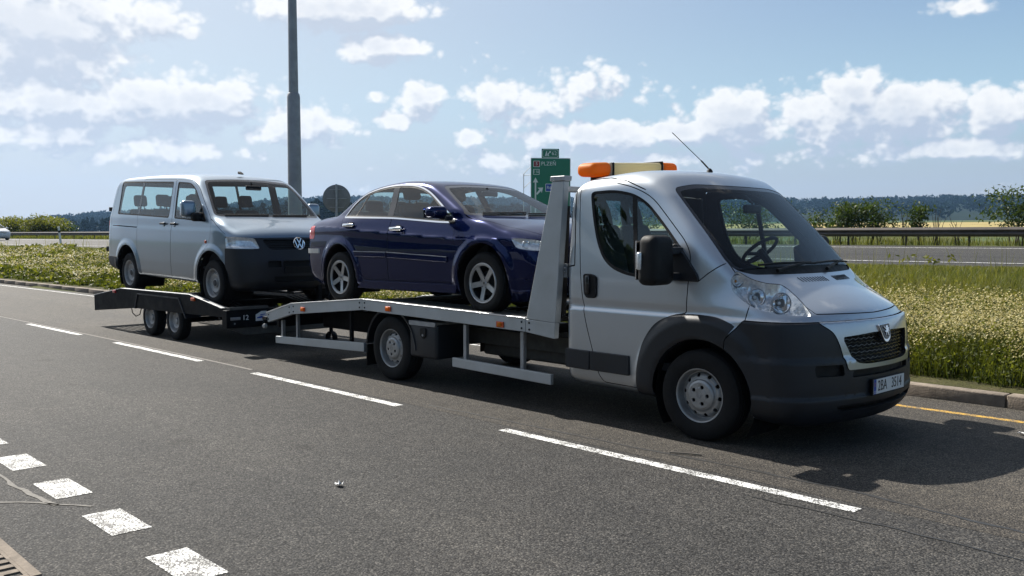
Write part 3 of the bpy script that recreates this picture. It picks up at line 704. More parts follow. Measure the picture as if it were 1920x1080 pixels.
# highway
grid_obj('highway', np.linspace(-400, 300, 120), np.array([-1.3, 3, 6, 9.0]), hwf, M_ASPH3, zoff=.004)
highway = bpy.data.objects['highway']
for nm, s0, w in (('highway_edge_line', 0., .15), ('highway_edge_line', 7.5, .20)):
    ts = np.linspace(-400, 300, 120); P0 = hwf(ts, s0 - w/2); P1 = hwf(ts, s0 + w/2); n = len(ts); z0 = ground_z(*P0) + .009; z1 = ground_z(*P1) + .009
    V = np.concatenate([np.stack([P0[0], P0[1], z0], 1), np.stack([P1[0], P1[1], z1], 1)]); i = np.arange(n-1)
    obj(nm, mk_mesh(nm, V, np.stack([i, i+1, i+1+n, i+n], 1), M_LINE), highway)
# wheat and pasture beyond
def far_strip(name, a0, a1, d0, d1, mat, zoff):
    o = polar(name, a0, a1, 60, d0, d1, 12, mat, zoff); return o
far_strip('wheat_field', -60, 5, 95, 330, M_WHEAT, .15); far_strip('pasture', -60, 5, 335, 900, M_FIELD, .2)
# ---------------------------------------------------------------- wheels (axis y, outer face towards -y), meshes shared between alike wheels
_WM = {}
def wheel_meshes(kind):
    if kind in _WM: return _WM[kind]
    P = dict(
        van=dict(R=.355, w=.215, rim=.206, prof=[(0,-.092),(.058,-.092),(.062,-.089),(.100,-.089),(.116,-.082),(.122,-.066),(.130,-.060),(.150,-.058),(.166,-.046),(.178,-.030),(.186,-.030),(.192,-.055),(.197,-.088),(.202,-.098),(.209,-.100),(.214,-.094)], m=M_RIM),
        alloy=dict(R=.316, w=.205, rim=.205, prof=[(0,-.070),(.03,-.070),(.06,-.072),(.12,-.080),(.170,-.088),(.184,-.090),(.192,-.090),(.196,-.098),(.203,-.101),(.209,-.098),(.212,-.09)], m=M_ALLOY),
        steel=dict(R=.335, w=.205, rim=.205, prof=[(0,-.062),(.052,-.062),(.062,-.058),(.066,-.040),(.10,-.045),(.128,-.060),(.142,-.060),(.160,-.048),(.178,-.036),(.188,-.050),(.194,-.085),(.202,-.097),(.209,-.099),(.213,-.092)], m=M_RIMDIRTY),
        trailer=dict(R=.288, w=.165, rim=.168, prof=[(0,-.048),(.045,-.048),(.05,-.030),(.09,-.034),(.108,-.046),(.118,-.046),(.132,-.036),(.148,-.024),(.154,-.04),(.160,-.066),(.167,-.078),(.173,-.079),(.176,-.07)], m=M_RIMDIRTY))[kind]
    Rr, w, rim = P['R'], P['w'], P['rim']; h = w/2
    T = MB(); tr = [(rim-.002, -h*.86), (rim+.012, -h*.95), (rim+(Rr-rim)*.35, -h*1.04), (rim+(Rr-rim)*.62, -h*1.03), (Rr-.030, -h*.95), (Rr-.012, -h*.86), (Rr-.003, -h*.72)]
    for y0, y1 in ((-.62, -.38), (-.30, -.04), (.04, .30), (.38, .62)):
        tr += [(Rr-.011, h*(y0)-.001), (Rr, h*y0), (Rr, h*y1), (Rr-.011, h*y1+.001)]
    tr += [(r, -y) for r, y in tr[:7][::-1]]
    T.lathe(tr, 64, 1)
    me_t = bpy.data.meshes.new('tyre'); me_t.from_pydata(T.V, [], T.F); me_t.materials.append(M_TYRE)
    bm = bmesh.new(); bm.from_mesh(me_t); bmesh.ops.recalc_face_normals(bm, faces=bm.faces); bm.to_mesh(me_t); bm.free()
    for p in me_t.polygons: p.use_smooth = True
    # dished face with real holes
    pr = np.array(P['prof']); rs = np.unique(np.concatenate([np.linspace(.001, pr[-1, 0], 46), pr[1:, 0]])); ys = np.interp(rs, pr[:, 0], pr[:, 1]); ns = 120
    th = np.arange(ns)*2*np.pi/ns; V = np.stack([np.outer(np.cos(th), rs), np.tile(ys, (ns, 1)), np.outer(np.sin(th), rs)], -1).reshape(-1, 3); m = len(rs)
    i, j = np.meshgrid(np.arange(ns), np.arange(m-1), indexing='ij'); a = i*m + j; b = i*m + j+1; c = ((i+1) % ns)*m + j+1; d = ((i+1) % ns)*m + j
    Tt = np.concatenate([np.stack([a, b, c], -1).reshape(-1, 3), np.stack([a, c, d], -1).reshape(-1, 3)])
    x, z = V[:, 0], V[:, 2]; r = np.hypot(x, z); an = np.arctan2(z, x)
    def ring(n, rc, ra, rb, off=0.):
        s = 2*np.pi/n; q = (an - off + s/2) % s - s/2
        return (np.hypot((r - rc)/ra, q*rc/rb) - 1)*min(ra, rb)
    if kind == 'van': phi = np.minimum(ring(10, .156, .015, .0165, .2), ring(5, .066, .0155, .0155, math.pi/2))
    elif kind == 'alloy':
        s = 2*np.pi/5; q = (an - .16 + s/2) % s - s/2; d = np.abs(np.sin(q))*r*np.sign(np.cos(q)); dd = np.where(np.cos(q) > 0, d, .2)
        phi = np.maximum(np.maximum(.0275 + .05*np.clip(.09 - r, 0, .1) - dd, r - .179), .062 - r)
        phi = np.minimum(phi, ring(5, .049, .009, .009, .16 + s/2))
    elif kind == 'steel': phi = np.minimum(ring(16, .155, .022, .0140), ring(5, .085, .008, .008))
    else: phi = np.minimum(ring(12, .128, .019, .0135), ring(5, .075, .007, .007))
    _, M = split((V, Tt), phi); N = np.tile([0., -1., 0.], (len(M[0]), 1))
    VV, TT, mi, _n = shell(M, N, .012, False)
    me_r = mk_mesh('rim', VV, TT, [P['m'], P['m']], mi)
    # make faces look outwards
    bm = bmesh.new(); bm.from_mesh(me_r); bmesh.ops.recalc_face_normals(bm, faces=bm.faces); bm.to_mesh(me_r); bm.free()
    try: me_r.set_sharp_from_angle(angle=R(50))
    except Exception: pass
    D = MB(); D.lathe([(rim-.001, -h*.9), (rim-.015, -h*.3), (rim-.02, h*.85), (rim, h*.9)], 40); D.lathe([(0, -.018), (.10, -.018), (.135, -.012), (.14, .03), (0, .03)], 40)
    me_d = bpy.data.meshes.new('wheel'); me_d.from_pydata(D.V, [], D.F); me_d.materials.append(M_HOLE)
    _WM[kind] = (me_d, me_t, me_r); return _WM[kind]
def wheel(kind, parent, x, y, z, steer=0., spin=0.):
    d, t, r = wheel_meshes(kind)
    w = obj('wheel', d, parent, (x, y, z), (0, 0, (0 if y < 0 else math.pi) + steer))
    obj('tyre', t, w); rr = obj('rim', r, w, rot=(0, spin, 0))
    if kind == 'van':
        b = MB(); b.lathe([(.020, -.0935), (.024, -.0935), (.024, -.091), (.020, -.091)], 24, closed=True); b.build('cap_ring', M_RIMDIRTY, w, True)
        b = MB(); b.prism([(-.012,-.014),(-.004,-.004),(-.010,.006),(-.002,.014),(.006,.012),(.004,.002),(.012,-.006),(.008,-.015),(0,-.008)], -.0945, -.0925, 1); b.build('wheel_emblem', M_STEEL, w)
    if kind == 'alloy':
        b = MB(); b.lathe([(0, -.076), (.026, -.075), (.029, -.070)], 24); b.build('wheel_cap', M_ALLOY, w, True)
        b = MB(); b.prism([(-.010,.012),(-.006,.012),(-.004,.002),(.004,.002),(.006,.012),(.010,.012),(.008,-.012),(.004,-.012),(.003,-.002),(-.003,-.002),(-.004,-.012),(-.008,-.012)], -.0775, -.0755, 1); b.build('wheel_emblem', M_HOLE, w)
    if kind in ('steel',):
        b = MB(); b.lathe([(0, -.072), (.040, -.071), (.046, -.066), (.048, -.055)], 24); b.build('wheel_cap', M_PLASTIC, w, True)
    return w
def arch_liner(parent, cx, cz, r, y0, y1, mat=None):
    """dark plastic tub inside a wheel arch"""
    for s in (-1, 1):
        b = MB(); prof = [(r+.004, s*y0), (r+.004, s*y1)]
        b.lathe(prof, 28, 1, (cx, 0, cz), ang=R(250), a0=R(-35)); b.lathe([(r+.004, s*y1), (.02, s*y1)], 28, 1, (cx, 0, cz), ang=R(250), a0=R(-35))
        b.build('wheel_arch_liner', M_BLACK, parent, True)
def seat(parent, x, y, z, w=.5, h=.62, holes=False, head=True, tilt=R(14), mat=None):
    mat = mat or M_SEAT
    b = MB(); V, F = rbox(.50, w, .16, .05); b.add([(a+x+.02, c+y, d+z) for a, c, d in V], F)
    V, F = rbox(.13, w, h, .055)
    ct, st = math.cos(tilt), math.sin(tilt)
    def tr(v, dz): a, c, d = v[0], v[1], v[2] + dz; return (x - .24 + a*ct - d*st, y + c*(1 - .12*max(0, d/h)), z + .06 + a*st + d*ct)
    b.add([tr(v, h/2) for v in V], F); o = b.build('seat', mat, parent, True)
    if head:
        b = MB(); V, F = rbox(.10, w*.56, .20, .045); b.add([tr(v, h + .15) for v in V], F)
        if holes: b = MB(); b.tube([tr((0, -w*.24, 0), h-.02), tr((0, -w*.23, 0), h+.12), tr((0, -w*.14, 0), h+.23), tr((0, w*.14, 0), h+.23), tr((0, w*.23, 0), h+.12), tr((0, w*.24, 0), h-.02)], .042, 8); b.tube([tr((0, -w*.2, 0), h+.05), tr((0, w*.2, 0), h+.05)], .035, 6)
        b.tube([tr((0, -.06, 0), h-.02), tr((0, -.06, 0), h+.1)], .008, 6); b.tube([tr((0, .06, 0), h-.02), tr((0, .06, 0), h+.1)], .008, 6)
        b.build('headrest', mat, o, True)
    return o
def steering_wheel(parent, x, y, z, r=.19, tilt=R(35)):
    b = MB(); ct, st = math.cos(tilt), math.sin(tilt); pts = []
    def at(a, rr, d=0): u, v = rr*math.cos(a), rr*math.sin(a); return (x + v*st + d*ct, y + u, z + v*ct - d*st)
    b.tube([at(k*math.pi/16, r) for k in range(33)], .017, 8, False)
    for a in (R(-15), R(195), R(270)): b.tube([at(a, .04, .03), at(a, r)], .016, 6)
    b.tube([at(0, 0, .0), at(0, 0, .35)], .035, 8)
    return b.build('steering_wheel', M_BLACK, parent, True)
# ---------------------------------------------------------------- tow truck: panel-van cab, aluminium car-transporter bed
def build_truck():
    T = thing('tow_truck', 'silver tow truck with dark grey bumper carrying the blue sedan on its aluminium bed', 'tow truck')
    f = boxer_f
    M = nets(f, (-1.52, -1.12, .18), (1.16, 1.12, 2.26), .024)
    ay = lambda V: np.abs(V[:, 1])
    def reg(poly, ymin=.6, grow=0.): return lambda V: np.maximum(sdpoly(V[:, 0], V[:, 2], poly) - grow, ymin - ay(V))
    def front(poly, xmin=.2, grow=0.): return lambda V: np.maximum(sdpoly(V[:, 1], V[:, 2], poly) - grow, xmin - V[:, 0])
    def mir(pts): return pts + [(-a, b) for a, b in pts[::-1]]
    # wheel arches
    _, M = split(M, lambda V: np.maximum(np.hypot(V[:, 0] - .02, V[:, 2] - .345) - .455, .52 - ay(V)))
    # door outline and door glass
    door = rpoly([(-1.285,2.045),(-.98,2.05),(-.70,1.985),(-.52,1.90),(-.335,1.72),(-.155,1.545),(-.095,1.44),(-.105,1.23),(-.12,.985),(-.24,.965),(-.41,.895),(-.54,.735),(-.590,.50),(-.595,.34),(-.96,.345),(-1.01,.40),(-1.165,.87),(-1.215,1.14),(-1.27,1.69)],
                 [.07,.1,.1,.1,.2,.1,.05,.1,.02,.05,.08,.1,.1,.02,.02,.1,.12,.2,.3])
    glassp = rpoly([(-1.165,1.965),(-.90,1.975),(-.70,1.935),(-.56,1.86),(-.41,1.72),(-.26,1.57),(-.15,1.455),(-.085,1.25),(-.55,1.243),(-.74,1.265),(-.89,1.318),(-.985,1.395),(-1.06,1.53),(-1.12,1.73)],
                 [.05,.15,.1,.1,.2,.2,.05,.03,.1,.1,.08,.08,.1,.2])
    G, M = split(M, reg(glassp, .7))
    rw = rpoly([(-.74,1.93),(.74,1.93),(.78,1.36),(-.78,1.36)], .07)
    RW, M = split(M, lambda V: np.maximum(sdpoly(V[:, 1], V[:, 2], rw), V[:, 0] + 1.3))
    RS, RW = split(RW, lambda V: -(sdpoly(V[:, 1], V[:, 2], rw) + .02)); tri_part('rear_window', RW, f, T, M_GLASS, off=-.006, single=True); tri_part('rear_window_seal', RS, f, T, M_BLACK, .02)
    # windscreen with its black cowl
    ws = rpoly(mir([(-.60,2.012),(-.835,1.975),(-.885,1.66),(-.915,1.40),(-.895,1.325),(-.78,1.292),(-.4,1.288)]), [.1,.06,.2,.05,.06,.1,.3,.3,.1,.06,.05,.2,.06,.1])
    WS, M = split(M, front(ws, -.7))
    # headlamp: measured in an oblique plane that faces the front corner
    hq = lambda V: .75*V[:, 0] + .66*(.95 - ay(V))
    hl = crom([(.222,1.318),(.18,1.25),(.205,1.155),(.30,1.075),(.40,1.035),(.53,1.012),(.735,1.004),(.742,1.01),(.71,1.075),(.66,1.145),(.585,1.213),(.45,1.232),(.33,1.268),(.235,1.322)], 5)
    HL, M = split(M, lambda V: np.maximum(sdpoly(hq(V), V[:, 2], hl), .1 - V[:, 0]))
    # bumper, grille surround, arch cladding, side moulding
    clad = rpoly([(-.590,.20),(-.590,.50),(-.54,.735),(-.41,.895),(-.24,.965),(-.05,.985),(.19,.968),(.325,.92),(.245,.806),(.22,.20)], [.02,.1,.1,.1,.1,.1,.1,.02,.03,.02])
    CL, M = split(M, reg(clad, .6))
    bl = [(.22,.10),(.245,.806),(.385,.962),(.50,.960),(1.4,.953)]
    BU, M = split(M, lambda V: np.maximum(np.where(V[:, 0] > .1, sdline(V[:, 0], V[:, 2], bl), .3), .18 - V[:, 0]))
    bfun = lambda V: np.maximum(np.where(V[:, 0] > .1, sdline(V[:, 0], V[:, 2], bl), .3), .18 - V[:, 0])
    _, M = split(M, lambda V: bfun(V) - .004); BU, _ = split(BU, lambda V: bfun(V) + .006)
    sil = rpoly(mir([(-.715,.99),(-.705,.945),(-.605,.885),(-.565,.80),(-.505,.605)]), [0,.03,.08,.08,.02,.02,.08,.08,.03,0])
    GP, BU = split(BU, front(sil, .3))
    gr = rpoly(mir([(-.18,.862),(-.535,.845),(-.43,.655),(-.30,.637)]), [.02,.03,.06,.1,.1,.06,.03,.02])
    GO, GP = split(GP, front(gr, .3))
    slot = rpoly([(-.45,.598),(.45,.598),(.46,.548),(-.46,.548)], .012); SL, BU = split(BU, front(slot, .3))
    for s in (-1, 1):
        fog = rpoly([(s*.80,.652),(s*.55,.648),(s*.535,.565),(s*.79,.57)], .015)
        FO, BU = split(BU, front(fog, .2)); tri_part('fog_recess', FO, f, T, M_BLACK, off=-.03, single=True)
    low = rpoly([(-.62,.352),(.62,.352),(.58,.305),(-.58,.305)], .015); LO, BU = split(BU, front(low, .3))
    for Mx in (SL, LO): tri_part('air_intake', Mx, f, T, M_BLACK, off=-.035, single=True)
    # doors
    D, M = split(M, reg(door, .7, 0.)); _, M = split(M, reg(door, .7, .004)); D, _ = split(D, reg(door, .7, -.004))
    # bonnet: front shut line, then sides past the lamps to the screen corners
    hood = lambda V: np.maximum(np.maximum(1.0 + .02*ay(V) - V[:, 2], .12 - V[:, 0]), sdline(V[:, 0], ay(V), [(-.5,.905),(.25,.905),(.40,.80),(.62,.66),(1.4,.66)]))
    HO, M = split(M, hood); _, M = split(M, lambda V: hood(V) - .0035); HO, _ = split(HO, lambda V: hood(V) + .0035)
    # thin shut lines in the remaining shell: wing to A-pillar, roof gutter, rear pillar
    def groove(M, pts, w=.0025, ymin=.6):
        d = lambda V: np.where(ay(V) > ymin, sdline(V[:, 0], V[:, 2], pts), .5)
        # cut both flanks only where the line really runs
        P = np.asarray(pts); ext = lambda V: (V[:, 0] < P[:, 0].min()-.02) | (V[:, 0] > P[:, 0].max()+.02) | (V[:, 2] < P[:, 1].min()-.02) | (V[:, 2] > P[:, 1].max()+.02)
        a, b = split(M, lambda V: np.where(ext(V), .5, d(V) - w)); c, a2 = split(a, lambda V: np.where(ext(V), -.5, d(V) + w)) if len(a[1]) else (a, a)
        V = np.concatenate([b[0], c[0]]); return V, np.concatenate([b[1], c[1] + len(b[0])])
    M = groove(M, [(-.02,1.235),(.06,1.30),(.17,1.375)], .004)
    M = groove(M, [(.414,1.075),(.395,.975)], .004)
    M = groove(M, [(-1.38,2.072),(-1.0,2.078),(-.80,2.045),(-.60,1.965)], .0045)
    M = groove(M, [(-1.40,1.975),(-1.335,1.975),(-1.30,1.33),(-1.40,1.315)], .006)
    body = tri_part('cab_body', M, f, T, M_SILVER, .03, M_INT)
    tri_part('bonnet', HO, f, T, M_SILVER, .02, M_INT)
    tri_part('bumper', BU, f, T, M_PLASTIC, .03, M_BLACK, off=.004)
    g = tri_part('grille_surround', GP, f, T, M_SILVER, .03, M_BLACK, off=.010)
    for Mx in sides(CL): tri_part('arch_cladding', Mx, f, T, M_PLASTIC, .03, M_BLACK, off=.006)
    arch_liner(T, .02, .345, .455, .97, .50)
    # grille mesh: recessed backing and honeycomb wires
    tri_part('grille_backing', GO, f, T, M_HOLE, off=-.05, single=True)
    gb = MB()
    for row in range(9):
        z0 = .648 + row*.025; pts = []
        hw = .53 if z0 > .82 else .44 + .5*(z0 - .655)
        n = int(2*hw/.033)
        for k in range(n + 1):
            y = -hw + 2*hw*k/n; z = z0 + (.0062 if (k + row) % 2 else -.0062); x = fx(f, y, z) - .016; pts.append((x, y, z))
        gb.tube(pts, .0036, 5)
    gb.build('grille_mesh', M_GLOSSBLK, T, True)
    # emblem: chrome shield with a standing lion
    sh = rpoly([(-.105,.916),(.085,.922),(.060,.80),(.0,.772),(-.045,.782)], [.015,.03,.03,.03,.02], 4)
    xe = fx(f, 0, .85) + .018
    def lean(o): o.rotation_euler = (0, R(-11), 0); o.location = (xe, 0, .85)
    e = MB(); e.prism([(y, z-.85) for y, z in sh], -.02, .006, 0); eo = e.build('emblem_shield', M_CHROME, T, bevel=.006); lean(eo)
    e = MB(); e.prism([(y*.86 - .001, (z-.85)*.80+.009) for y, z in sh], .004, .009, 0); e.build('emblem_field', M_GLOSSBLK, eo)
    lion = [(-.028,-.030),(-.018,-.034),(-.014,-.012),(-.002,-.006),(.006,-.030),(.018,-.040),(.024,-.036),(.014,-.022),(.018,.004),(.030,-.006),(.036,.002),(.026,.016),(.040,.022),(.038,.032),(.020,.030),(.024,.044),(.008,.052),(-.010,.046),(-.018,.036),(-.010,.028),(-.030,.034),(-.048,.048),(-.052,.040),(-.036,.026),(-.016,.016),(-.020,.0),(-.032,.008),(-.046,.004),(-.042,-.004),(-.030,-.004),(-.022,-.016)]
    e = MB(); e.prism([(y*.92, z*.9+.008) for y, z in lion], .006, .017, 0); e.build('emblem_lion', M_CHROME, eo, bevel=.003)
    # windscreen: glass, black border, cowl
    wsf = front(ws, -.7)
    cow, WG = split(WS, lambda V: V[:, 2] - (1.352 - .02*(ay(V)/.9)**2)); edge, gl = split(WG, lambda V: -(wsf(V) + .032))
    tri_part('windscreen', gl, f, T, M_WSGLASS, off=-.004, single=True)
    tri_part('windscreen_border', edge, f, T, M_GLOSSBLK, .012, M_BLACK, off=-.003)
    tri_part('scuttle_panel', cow, f, T, M_BLACK, .02, M_BLACK, off=-.012)
    for s, y0, y1 in ((0, -.62, .02), (1, .08, .70)):
        b = MB(); zz = [1.335, 1.352, 1.362]; ys = [y0, y0*.35 + y1*.65, y1]
        b.tube([(fx(f, y0+.1, 1.315)+.025, y0+.1, 1.318), (fx(f, (y0+y1)/2, 1.345)+.035, (y0+y1)/2, 1.352), (fx(f, y1, 1.37)+.022, y1, 1.378)], [.016, .012, .007], 6)
        b.tube([(fx(f, y0 - .05 + (y1-y0)*k/8, 1.352)+.016, y0 - .05 + (y1-y0+.1)*k/8, 1.364 + .012*math.sin(k*.4)) for k in range(9)], .009, 6)
        b.build('wiper', M_BLACK, T, True)
    # bonnet air slots
    for y0, y1 in ((-.36, .02), (.14, .48)):
        n = 10
        b = MB()
        for k in range(n):
            y = y0 + (y1 - y0)*(k + .5)/n; za, zb = 1.262, 1.228
            xa, xb = fx(f, y, za), fx(f, y, zb)
            b.tube([(xa+.001, y, za+.001), (xb+.001, y+.012, zb+.001)], .0024, 4)
        b.build('air_slots', M_HOLE, T)
    # headlamps: lens shell, reflector bowl, three lamps
    for Mx in sides(HL):
        h = tri_part('headlight', Mx, f, T, M_CLEAR, off=.004, single=True)
        s = -1 if Mx[0][:, 1].mean() < 0 else 1
        # the bowl behind the lens is the same outline pushed inwards
        V, Tt = Mx; g_ = grad(f, V); N_ = g_/np.linalg.norm(g_, axis=1)[:, None]; ed = np.clip(-sdpoly(hq(V), V[:, 2], hl)/.03, 0, 1); V2 = V - N_*(.006 + .085*ed[:, None] + (.009*np.sign(np.sin(hq(V)*150 + V[:, 2]*40))*ed)[:, None])
        obj('reflector', mk_mesh('reflector', V2, Tt, M_REFL), h)
        B = border(Tt); n = len(V); RV = np.concatenate([V, V2]); RT = np.concatenate([np.stack([B[:, 0], B[:, 1], B[:, 1]+n], 1), np.stack([B[:, 0], B[:, 1]+n, B[:, 0]+n], 1)])
        obj('lamp_housing', mk_mesh('lamp_housing', *clean(RV, RT), M_BLACK), h)
        for (x, y, z, rr, dk) in ((.60,-.79,1.085,.074,1), (.445,-.875,1.125,.066,1), (.30,-.915,1.245,.045,0)):
            y = y if s < 0 else -y; d = Vector((.83, s*.52, .06)).normalized()
            q = d.to_track_quat('Y', 'Z').to_matrix()
            b = MB(); b.lathe([(rr, .045), (rr*.97, .05), (rr*.9, .045), (rr*.55, -.01), (rr*.2, -.03), (0, -.032)], 28); b.V = [tuple(q @ Vector(v) + Vector((x - .09 - .03*(s > 0), y - s*.06 - .05*(s > 0), z))) for v in b.V]; b.build('lamp_bowl', M_CHROME, h, True)
            b = MB(); b.lathe([(rr*1.0, .03), (rr*1.10, .05), (rr*1.0, .056)], 28); b.V = [tuple(q @ Vector(v) + Vector((x - .09 - .03*(s > 0), y - s*.06 - .05*(s > 0), z))) for v in b.V]; b.build('lamp_ring', M_STEEL if dk else M_PLASTIC, h, True)
            b = MB(); b.lathe([(0, .02), (.012, .018), (.016, .0), (.012, -.02)], 12); b.V = [tuple(q @ Vector(v) + Vector((x - .09 - .03*(s > 0), y - s*.06 - .05*(s > 0), z))) for v in b.V]; b.build('bulb', M_WHITE if dk else M_AMBER, h, True)
    # doors with glass, seal, divider, handle, mirror
    gsf = reg(glassp, .7)
    seal, pane = split(G, lambda V: -(gsf(V) + .024))
    bar = lambda V: np.abs(V[:, 0] + .615 + (V[:, 2] - 1.25)*.13) - .020
    sails = lambda V: sdpoly(V[:, 0], V[:, 2], rpoly([(-.27,1.60),(-.06,1.60),(-.02,1.2),(-.27,1.2)], .02))
    sail, pane = split(pane, sails)
    barm, pane = split(pane, bar)
    for i, s in ((0, -1), (1, 1)):
        d = tri_part('door', sides(D)[i], f, T, M_SILVER, .035, M_INT)
        tri_part('window_seal', sides(seal)[i], f, d, M_BLACK, .02, off=-.002); tri_part('window_divider', sides(barm)[i], f, d, M_BLACK, .02, off=-.004)
        tri_part('mirror_sail', sides(sail)[i], f, d, M_PLASTIC, .02, off=.004)
        for k, Mp in enumerate(split(sides(pane)[i], lambda V: V[:, 0] + .62 + (V[:, 2]-1.25)*.13)): tri_part('window', Mp, f, d, M_GLASS, off=-.008, single=True)
        b = MB(); hp = rpoly([(-1.185,1.262),(-1.09,1.262),(-1.035,1.24),(-1.035,1.075),(-1.06,1.055),(-1.145,1.055),(-1.175,1.09)], .03, 4)
        b.prism(hp, s*1.0, s*1.032, 1); o = b.build('handle_recess', M_BLACK, d, bevel=.006)
        b = MB(); V, F = rbox(.045, .03, .16, .014); b.add([(v[0]-1.125, v[1]+s*1.038, v[2]+1.17) for v in V], F); b.build('door_handle', M_GLOSSBLK, d, True)
        # door mirror on two arms
        b = MB(); V, F = rbox(.18, .30, .385, .062, 5); VV = []
        for v in V:
            k = v[2]/.385 + .5; sx = 1 - .10*k*k; q = (v[0]*sx + (.012 if v[0] > 0 else 0)*(1-abs(2*k-1)), v[1]*(1 - .12*k), v[2])
            VV.append((q[0] - .245 + .03*q[1]*s, s*(1.235) + q[1], q[2] + 1.40))
        b.add(VV, F); mo = b.build('door_mirror', M_BLACK, d, True)
        for z0 in (1.47, 1.27):
            b = MB(); b.prism([(-.30, z0-.03), (-.17, z0-.03), (-.17, z0+.03), (-.30, z0+.03)], s*.98, s*1.14, 1); b.build('mirror_arm', M_PLASTIC, mo, bevel=.012)
        b = MB(); V, F = rbox(.05, .05, .15, .015); b.add([(v[0]-.295, s*1.375+v[1], v[2]+1.395) for v in V], F); b.build('indicator_lens', M_CLEAR, mo, True)
        b = MB(); V, F = rbox(.042, .036, .135, .012); b.add([(v[0]-.295, s*1.371+v[1], v[2]+1.395) for v in V], F); b.build('indicator_lamp', M_REFL, mo, True)
        b = MB(); b.box(-.345, -.338, s*1.14, s*1.36, 1.25, 1.55); b.build('mirror_glass', M_CHROME, mo)
        b = MB(); b.prism(rpoly([(-.33,1.48),(-.22,1.53),(-.13,1.43),(-.02,1.29),(-.005,1.235),(-.30,1.235)], .02, 3), s*.965, s*1.022, 1); b.build('mirror_base', M_PLASTIC, d, bevel=.012)
        # sill moulding in two lengths, slightly proud
        for x0, x1 in ((-1.385, -1.105), (-1.10, -.672)):
            b = MB(); b.prism(rpoly([(x0 - (.0 if x0 < -1.2 else 0), .602), (x1, .600), (x1 + (-.06 if x0 < -1.2 else 0) + .055*(x0 < -1.2), .434), (x0 + .0, .436)], .012, 3), s*1.005, s*1.034, 1); b.build('side_moulding', M_PLASTIC, d if x0 > -1.2 else T, bevel=.008)
    # number plate
    xp = fx(f, 0, .46) + .004
    b = MB(); b.box(xp, xp+.012, -.272, .272, .395, .522); pl = b.build('number_plate', M_BLACK, T, bevel=.003)
    b = MB(); b.box(xp+.012, xp+.0145, -.26, .26, .405, .515); b.build('plate_face', M_PLATE, pl)
    b = MB(); b.box(xp+.0145, xp+.0155, -.26, -.222, .405, .515); b.build('plate_band', M_EUBLUE, pl)
    text_mesh('plate_text', 'CZ', .028, M_WHITE, pl, (xp+.0158, -.241, .42), (R(90), 0, R(90)), .0004)
    b = MB()
    for k in range(12): a = k*math.pi/6; b.lathe([(0, xp+.0162), (.0028, xp+.0158)], 6, 0, (0, -.241 + .012*math.cos(a), .478 + .012*math.sin(a)))
    b.build('plate_stars', M_AMBER, pl)
    text_mesh('plate_text', '2BA', .112, M_INK, pl, (xp+.0155, -.118, .460), (R(90), 0, R(90)), .0006, sx=.80)
    text_mesh('plate_text', '3514', .112, M_INK, pl, (xp+.0155, .125, .460), (R(90), 0, R(90)), .0006, sx=.80)
    # wheels
    wheel('van', T, 0, -.905, .355, R(2), .3); wheel('van', T, 0, .905, .355, R(2), 1.1)
    wheel('van', T, -4.035, -.895, .355, 0, .75); wheel('van', T, -4.035, .895, .355, 0, .2)
    for s in (-1, 1):
        b = MB(); b.tube([(0, s*.2, .36), (0, s*.85, .36)], .05, 8); b.build('axle', M_FRAME, T)
    b = MB(); b.tube([(-4.035, -.85, .36), (-4.035, .85, .36)], .06, 10); b.build('axle', M_FRAME, T, True)
    # cabin
    b = MB(); b.prism([(.30,1.22),(.22,1.28),(.0,1.25),(-.14,1.17),(-.16,.95),(-.05,.60),(.22,.60)], -.74, .74, 1); b.build('dashboard', M_DASH, T, bevel=.03)
    b = MB(); b.box(-1.36, .10, -.93, .93, .50, .56); b.build('cab_floor', M_INT, T)
    b = MB(); V, F = rbox(.30, .46, .10, .045); b.add([(v[0] - .02, v[1]+.45, v[2]+1.30) for v in V], F); b.build('instrument_hood', M_DASH, T, True)
    steering_wheel(T, -.38, .47, 1.455, .175, R(50))
    for y in (-.70, -.27, .50): seat(T, -.86, y, 1.0, .46 if y > 0 else .42, .64, holes=True)
    b = MB(); b.tube([(-.20, .05, 1.86), (-.28, .05, 1.93)], .012, 6); V, F = rbox(.04, .25, .075, .018); b.add([(v[0]-.20, v[1]+.04, v[2]+1.815) for v in V], F); b.build('rear_view_mirror', M_BLACK, T, True)
    # roof antenna
    b = MB(); b.lathe([(.03, 0), (.022, .018), (.01, .032), (0, .034)], 14, 2, (-.61, 0, 2.15)); b.tube([(-.61, 0, 2.17), (-.70, -.0, 2.255)], .007, 6); b.tube([(-.70, 0, 2.255), (-1.02, .0, 2.53)], .0035, 5); b.build('antenna', M_BLACK, T, True)
    # ---------------- bed
    TOP = [(-6.69,.577),(-6.05,.731),(-4.49,.865),(-1.86,.826),(-1.487,.813)]; BOT = [(-6.65,.461),(-6.03,.605),(-4.49,.751),(-1.86,.708),(-1.497,.674)]
